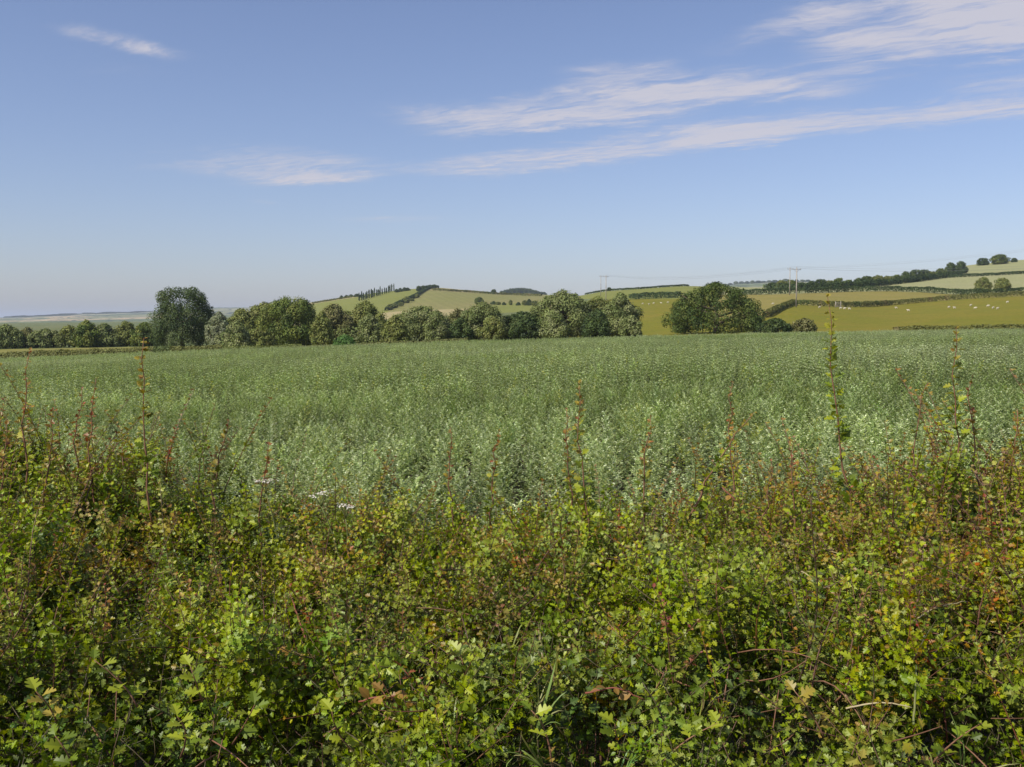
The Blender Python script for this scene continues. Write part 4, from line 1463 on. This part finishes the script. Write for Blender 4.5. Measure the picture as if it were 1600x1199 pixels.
    A.append((np.stack([np.abs(rng.normal(0.5, 0.5, n)), rng.normal(0, 0.3, n), rng.random(n) * 6.28], 1), rng.uniform(0.7, 1.1, n), np.where(rng.random(n) < 0.6, rng.integers(6, 8, n), rng.integers(0, 3, n)), rng.normal(0, 1, (n, 3)) * np.array([0.01, 0.06, 0.12])))
    # upright shoots over the top
    n = 2300
    y = HY0 + 0.6 + (HY1 - HY0 - 0.5) * rng.random(n) ** 0.62
    x = rng.uniform(-1, 1, n) * (y * 0.60 + 0.6)
    dens = fbm(x / 0.6 + 5, y / 0.8, 95, 2) + 0.30 * np.clip(np.abs(x + 0.15) / 2 - 0.34, -0.3, 0.5) + rng.normal(0, 0.05, n)
    ok = dens > 0.45
    x, y, dens = x[ok], y[ok], dens[ok]
    n = len(x)
    z = hedge_top(x, y) - 0.13
    rot = np.stack([np.abs(rng.normal(0.0, 0.28, n)), rng.normal(0, 0.1, n), rng.random(n) * 6.28], 1)
    tint = np.stack([rng.normal(0, 0.012, n), rng.normal(0, 0.1, n), rng.normal(0, 0.13, n)], 1)
    P.append(np.stack([x, y, z], 1))
    A.append((rot, rng.uniform(0.45, 1.0, n) * (0.85 + 0.5 * np.clip(dens - 0.45, 0, 0.5) + 0.28 * np.clip(np.abs(x + 0.1) - 0.9, 0, 1) * np.clip(y - 3.2, 0, 1)) , rng.integers(12, 22, n), tint))
    n = 230
    y = HY0 + 0.3 + (HY1 - HY0 - 0.3) * rng.random(n)
    x = rng.uniform(-0.25, 1, n) * (y * 0.60 + 0.5)
    z = hedge_top(x, y) - 0.15
    P.append(np.stack([x, y, z], 1))
    A.append((np.stack([rng.normal(0, 0.35, n), rng.normal(0, 0.35, n), rng.random(n) * 6.28], 1), rng.uniform(0.5, 1.0, n), rng.integers(22, 25, n), rng.normal(0, 0.03, (n, 3))))
    pts = np.concatenate(P)
    rot, scl, idx, tint = (np.concatenate(q) for q in zip(*A))
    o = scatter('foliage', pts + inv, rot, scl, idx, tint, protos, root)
    o['kind'] = 'stuff'

    # ---- woody stems inside
    mb = MB()
    for i in range(380):
        yy = rng.uniform(HY0 + 0.1, HY1)
        xx = rng.uniform(-1, 1) * (yy * 0.6 + 0.7)
        zt = float(hedge_top(xx, yy)) - rng.uniform(0.05, 0.2)
        zb = float(ground(xx, yy))
        b = np.array([xx + rng.normal(0, 0.12), yy + rng.normal(0, 0.12), zb])
        path = bez(b, (xx + rng.normal(0, 0.1), yy + rng.normal(0, 0.1), (zb + zt) / 2), (xx, yy, zt), 7)
        mb.add(*tube(path + inv, np.linspace(rng.uniform(0.004, 0.010), 0.0012, 7), 5))
    for i in range(150):
        yy = rng.uniform(HY0 + 0.2, HY1)
        xx = rng.uniform(-1, 1) * (yy * 0.6 + 0.6)
        z0 = float(hedge_top(xx, yy)) - rng.uniform(0.03, 0.2)
        a = rng.uniform(0, 6.28)
        e = np.array([xx + math.cos(a) * 0.3, yy + math.sin(a) * 0.3, z0 + rng.uniform(-0.05, 0.16)])
        path = bez((xx, yy, z0), ((xx + e[0]) / 2, (yy + e[1]) / 2, z0 + rng.uniform(-0.02, 0.08)), e, 6)
        mb.add(*tube(path + inv, np.linspace(0.0024, 0.0009, 6), 5))
    o = mb.build('stems', MATS['hedge_stem'], root)
    o['kind'] = 'stuff'

    # ---- shoots one can tell apart: tip pixel, foot pixel, depth, leaf size, redness
    leafmats = [MATS['shoot_leaf']]
    TALL = [(1293, 463, 1335, 770, 4.3, 0.060, 0.1, 0.0), (225, 528, 240, 790, 4.2, 0.050, 0.6, 0.0), (1494, 512, 1510, 800, 4.2, 0.056, 0.25, 0.0), (904, 598, 928, 830, 4.3, 0.052, 0.55, 0.0),
            (47, 548, 42, 780, 4.3, 0.044, 0.9, 0.0), (150, 592, 148, 790, 4.4, 0.038, 1.0, 0.0), (885, 640, 905, 800, 4.5, 0.040, 0.9, 0.0), (1016, 652, 1004, 800, 4.3, 0.040, 0.8, 0.0),
            (1178, 645, 1075, 770, 4.2, 0.044, 0.3, 0.35), (1520, 588, 1540, 800, 4.3, 0.040, 0.9, 0.0), (1450, 598, 1410, 790, 4.5, 0.036, 0.5, 0.05), (704, 668, 708, 800, 4.7, 0.030, 1.0, 0.0),
            (780, 672, 768, 800, 4.5, 0.042, 0.8, 0.0), (84, 640, 60, 790, 4.2, 0.042, 0.9, 0.02), (357, 655, 330, 790, 4.4, 0.042, 0.8, 0.0), (1146, 596, 1150, 780, 4.7, 0.032, 0.9, 0.0),
            (420, 690, 405, 830, 4.2, 0.042, 0.95, 0.0), (10, 655, 8, 820, 4.1, 0.044, 0.8, 0.0), (128, 605, 118, 780, 4.5, 0.034, 1.0, 0.0), (1590, 640, 1580, 820, 4.2, 0.04, 0.8, 0.0),
            (1240, 690, 1248, 830, 4.1, 0.042, 0.8, 0.0), (1205, 720, 1190, 840, 4.2, 0.036, 0.9, 0.0)]
    leafpool = []
    for (ut, vt, ub, vb, dep, ls, red, arch) in TALL:
        tip, foot = ray(ut, vt, dep), ray(ub, vb, dep + 0.05)
        foot[2] -= 0.12
        L = np.linalg.norm(tip - foot)
        n = int(26 + L * 88)
        mid = (tip + foot) / 2 + np.array([(-0.05 if arch == 0 else -0.22 * arch), 0.0, 0.10 * arch + 0.02]) * L
        path = bez(foot, mid, tip, 10)
        path[1:-1] += rng.normal(0, 0.008, (8, 3))
        s = np.linspace(0, 1, 10)
        o = MB()
        o.add(*tube(path - foot, np.linspace(0.0052, 0.0013, 10), 6))
        sh = o.build('shoot', MATS['hedge_stem'], root, True)
        sh.location = foot + inv
        T = unit(np.gradient(path, axis=0))
        O, D, N, S, C = [], [], [], [], []
        for i in range(n):
            tuft = (i // 4 + 0.5 + rng.normal(0, 0.12)) / (n / 4)
            f = min(max(tuft, 0.02), 0.995)
            p = np.array([np.interp(f, s, path[:, k]) for k in range(3)])
            tv = np.array([np.interp(f, s, T[:, k]) for k in range(3)])
            d = unit(unit(rng.normal(size=3) * np.array([1, 0.8, 0.5])) + tv * (0.2 + 0.8 * f))
            O.append(p - foot + d * rng.uniform(0.004, 0.022) * (1.2 - f))
            D.append(d)
            N.append(np.array([0, -0.35, 1.0]) - 0.4 * d + rng.normal(0, 0.4, 3))
            S.append(1.05 * ls * (1.0 - 0.60 * f ** 1.5) * rng.uniform(0.5, 1.15))
            g = LIME if rng.random() < 0.6 else GREEN
            tp = [OCHRE, BRONZE, RED][int(np.clip(rng.normal(red * 1.8, 0.6), 0, 2.99))]
            q = np.clip((f - 0.75 + red * 0.45) / 0.35 + rng.normal(0, 0.2), 0, 1)
            C.append(np.clip((g * (1 - q) + tp * q) * (1 + rng.normal(0, 0.15)), 0.004, 1))
        order = np.argsort(-np.array(S))
        big, rest = order[:7], order[7:]
        m = MB()
        v, t, k = spread(HAW, np.array(O)[rest], np.array(D)[rest], np.array(N)[rest], np.array(S)[rest])
        m.add(v, t, np.repeat(np.array(C)[rest], k, 0))
        q = m.build('small_leaves', leafmats, sh)
        q['kind'] = 'stuff'
        for b in big:
            m = MB()
            v, t, k = spread(HAW, [O[b]], [D[b]], [N[b]], [S[b]])
            m.add(v, t, C[b])
            m.build('leaf', leafmats, sh)

    # ---- sprigs nearest the viewer: every leaf its own
    FRONT = [(60, 1100, 'ochre'), (150, 1050, 'lime'), (300, 1060, 'lime'), (280, 1140, 'lime'), (90, 1170, 'green'), (400, 1120, 'green'), (520, 1130, 'lime'), (640, 1160, 'lime'), (720, 1040, 'lime'), (830, 1130, 'lime'),
             (960, 1150, 'lime'), (1040, 1060, 'green'), (1120, 1150, 'lime'), (1240, 1100, 'ochre'), (1330, 1050, 'green'), (1440, 1090, 'lime'), (1530, 1150, 'lime'), (630, 1062, 'red'), (600, 1100, 'bronze'), (460, 1040, 'bronze')]
    pal = {'lime': (LIME, GREEN), 'green': (GREEN, LIME), 'ochre': (OCHRE, LIME), 'red': (RED, BRONZE), 'bronze': (BRONZE, OCHRE)}
    for (u, v, kind) in FRONT:
        tip = hedge_hit(u, v) + np.array([0, -0.01, 0.035])
        foot = tip + np.array([rng.normal(0, 0.05), rng.uniform(0.0, 0.08), -0.13])
        path = bez(foot, (foot + tip) / 2 + rng.normal(0, 0.015, 3), tip, 6)
        m = MB()
        m.add(*tube(path - foot, np.linspace(0.003, 0.0012, 6), 5))
        sp = m.build('sprig', MATS['red_cane'] if kind in ('red', 'bronze') else MATS['hedge_stem'], root)
        sp.location = foot + inv
        if kind == 'red':
            sp['label'] = 'sprig of dark red young leaves'
        for i in range(7):
            f = 0.25 + 0.75 * i / 6
            p = np.array([np.interp(f, np.linspace(0, 1, 6), path[:, k]) for k in range(3)]) - foot
            az = i * 2.4 + rng.uniform(0, 1)
            d = unit(np.array([math.cos(az), math.sin(az) - 0.25, 0.15 + 0.5 * f]))
            N = np.array([0, -0.35, 1.0]) + rng.normal(0, 0.3, 3)
            c = pal[kind][0 if rng.random() < 0.75 else 1] * (1 + rng.normal(0, 0.15))
            m = MB()
            vv, tt, k = spread(HAW, [p], [d], [N], [0.042 * rng.uniform(0.75, 1.2) * (0.8 if kind == 'red' else 1)])
            m.add(vv, tt, np.clip(c, 0.004, 1))
            m.build('leaf', leafmats, sp)


build_hedge()


# ------------------------------------------------------------------ plants growing through the hedge
def umbel(label, u, v, y, r, tiltx):
    head = ray(u, v, y)
    foot = head + np.array([rng.normal(0, 0.05), 0.05, -0.42])
    root = empty('hogweed_plant', foot)
    tag(root, label, 'flower', 'white flower heads in the hedge')
    m = MB()
    m.add(*tube(bez((0, 0, 0), (head - foot) * 0.5 + np.array([0.02, 0, 0]), head - foot - np.array([0, 0, 0.06]), 7), np.linspace(0.004, 0.0025, 7), 6))
    m.build('stalk', MATS['flower_stalk'], root, True)
    hm, sm = MB(), MB()
    c = head - foot
    for i in range(11):
        a, q = i * 2.4, r * math.sqrt((i + 0.5) / 11)
        tip = c + np.array([math.cos(a) * q, math.sin(a) * q, tiltx * math.cos(a) * q - 0.12 * q])
        sm.add(*tube(bez(c - np.array([0, 0, 0.06]), c + (tip - c) * 0.6 - np.array([0, 0, 0.02]), tip, 5), [0.0012] * 5, 4))
        n = 9
        O = tip + rng.normal(0, 1, (n, 3)) * np.array([0.22, 0.22, 0.05]) * r * 0.75
        D = rng.normal(size=(n, 3)) * np.array([1, 1, 0.25])
        N = np.array([0, 0, 1.0]) + rng.normal(0, 0.3, (n, 3))
        vv, tt, k = spread(OVAL, O, D, N, rng.uniform(0.005, 0.009, n), 1.3)
        hm.add(vv, tt, (0.8, 0.8, 0.7))
    sm.build('spokes', MATS['flower_stalk'], root)
    hm.build('flower_head', MATS['petal'], root)


umbel('flat cream flower head at the left end of the white flowers in the hedge', 415, 750, 4.2, 0.045, 0.05)
umbel('brightest white flower head standing between the two other flower heads in the hedge', 502, 770, 4.1, 0.050, 0.3)
umbel('small white flower head at the right end of the white flowers in the hedge', 540, 789, 4.1, 0.036, -0.2)


def stalk(label, name, pix, mat, r, cat, group=None, leaves=None):
    """a long bare stalk through photograph pixels at the hedge's own depth"""
    P = np.array([hedge_hit(u, v) + np.array([0, -0.04, 0.05]) for u, v in pix])
    y = P[:, 1].mean()
    P = np.array([ray(u, v, yy) for (u, v), yy in zip(pix, np.linspace(P[0, 1], P[-1, 1], len(pix)) * 0.5 + y * 0.5)])
    s = np.linspace(0, 1, len(P))
    q = np.linspace(0, 1, 12)
    path = np.stack([np.interp(q, s, P[:, k]) for k in range(3)], 1) + rng.normal(0, 0.0012, (12, 3)) + np.array([0, 0, 1.0]) * (0.012 * np.sin(np.linspace(0, 3.1, 12)))[:, None]
    root = None
    m = MB()
    m.add(*tube(path - path[0], np.linspace(r, r * 0.55, 12), 6))
    if leaves is None:
        o = m.build(name, MATS[mat], None, True)
        o.location = path[0]
        tag(o, label, cat, group)
        return
    root = empty(name, path[0])
    tag(root, label, cat, group)
    m.build('stem', MATS[mat], root, True)
    for i in range(leaves[0]):
        f = 0.15 + 0.85 * (i + 0.5) / leaves[0]
        p = np.array([np.interp(f, q, path[:, k]) for k in range(3)]) - path[0]
        d = unit(rng.normal(size=3) * np.array([1, 0.6, 0.8]) + np.array([0, -0.2, 0.3]))
        lm = MB()
        vv, tt, k = spread(OVAL, [p], [d], [np.array([0, -0.4, 1]) + rng.normal(0, 0.3, 3)], [leaves[1] * rng.uniform(0.7, 1.2)], 1.2)
        lm.add(vv, tt, np.clip(leaves[2] * (1 + rng.normal(0, 0.2)), 0.004, 1))
        lm.build('leaf', MATS['shoot_leaf'], root)


stalk('pale straw stalk lying nearly level on the right half of the hedge', 'dry_stalk', [(1214, 851), (1262, 856), (1318, 868)], 'dry_straw', 0.0026, 'stalk', 'dry stalks in the hedge')
stalk('short pale straw stalk slanting down below the level one', 'dry_stalk', [(1252, 893), (1282, 917), (1304, 932)], 'dry_straw', 0.0022, 'stalk', 'dry stalks in the hedge')
stalk('pale stalk slanting up to the right near the right edge', 'dry_stalk', [(1420, 976), (1462, 957), (1512, 940)], 'dry_straw', 0.0022, 'stalk', 'dry stalks in the hedge')
stalk('level tan stalk low at the right', 'dry_stalk', [(1322, 1107), (1370, 1107), (1424, 1106)], 'dry_straw', 0.0024, 'stalk', 'dry stalks in the hedge')
stalk('upright pale green stalk crossing the level tan stalk at right', 'green_stalk', [(1428, 1132), (1430, 1080), (1432, 1040)], 'flower_stalk', 0.003, 'stalk', 'dry stalks in the hedge')
stalk('thin upright pale stalk at the lower left of the hedge', 'dry_stalk', [(141, 998), (150, 950), (158, 905)], 'dry_straw', 0.0025, 'stalk', 'dry stalks in the hedge')
stalk('red bramble cane arching down on the right half of the hedge', 'bramble_cane', [(1128, 762), (1150, 786), (1172, 815), (1186, 846)], 'red_cane', 0.0034, 'cane', 'red bramble canes', (8, 0.035, BRONZE))
stalk('red bramble cane lying level right of the middle', 'bramble_cane', [(1062, 908), (1100, 914), (1138, 924)], 'red_cane', 0.0028, 'cane', 'red bramble canes', (5, 0.03, OCHRE))
stalk('red bramble cane low in the middle of the hedge', 'bramble_cane', [(915, 1084), (960, 1081), (1008, 1094)], 'red_cane', 0.0028, 'cane', 'red bramble canes', (6, 0.03, BRONZE))
stalk('level reddish cane under the red leaf sprig', 'bramble_cane', [(560, 1098), (605, 1094), (650, 1094)], 'red_cane', 0.0028, 'cane', 'red bramble canes', (9, 0.034, BRONZE))
stalk('dark red upright cane left of the middle', 'bramble_cane', [(478, 1000), (462, 960), (452, 925)], 'red_cane', 0.0034, 'cane', 'red bramble canes', (5, 0.03, GREEN))
stalk('pale green leafy stem with large leaves at right of the hedge', 'leafy_stem', [(1246, 845), (1240, 815), (1236, 790)], 'flower_stalk', 0.003, 'stem', None, (5, 0.06, LIME * 1.15))


# haze: even air in a closed box round everything
def build_haze():
    R = 26000.0
    bpy.context.view_layer.update()
    zs = [(o.matrix_world @ mathutils.Vector(c)).z for o in COL.objects if o.type == 'MESH' for c in o.bound_box]
    hz_lo, hz_hi = min(zs) - 1.0, max(zs) + 2.0
    v = [(sx * R, sy * R, z) for z in (hz_lo, hz_hi) for sx, sy in ((-1, -1), (1, -1), (1, 1), (-1, 1))]
    f = np.array([(3, 2, 1, 0), (4, 5, 6, 7), (0, 1, 5, 4), (1, 2, 6, 5), (2, 3, 7, 6), (3, 0, 4, 7)])
    m = bpy.data.materials.new('haze')
    m.use_nodes = True
    w = NT(m.node_tree)
    w.n.clear()
    out = w.new('ShaderNodeOutputMaterial')
    pv = w.new('ShaderNodeVolumePrincipled')
    pv.inputs['Color'].default_value = (0.80, 0.88, 1.0, 1)
    pv.inputs['Density'].default_value = 0.00009
    pv.inputs['Anisotropy'].default_value = 0.0
    w.l.new(pv.outputs[0], out.inputs['Volume'])
    o = link('haze', raw_mesh('haze', np.array(v), f, m))
    tag(o, 'thin blue summer haze over the land', kind='stuff')


build_haze()
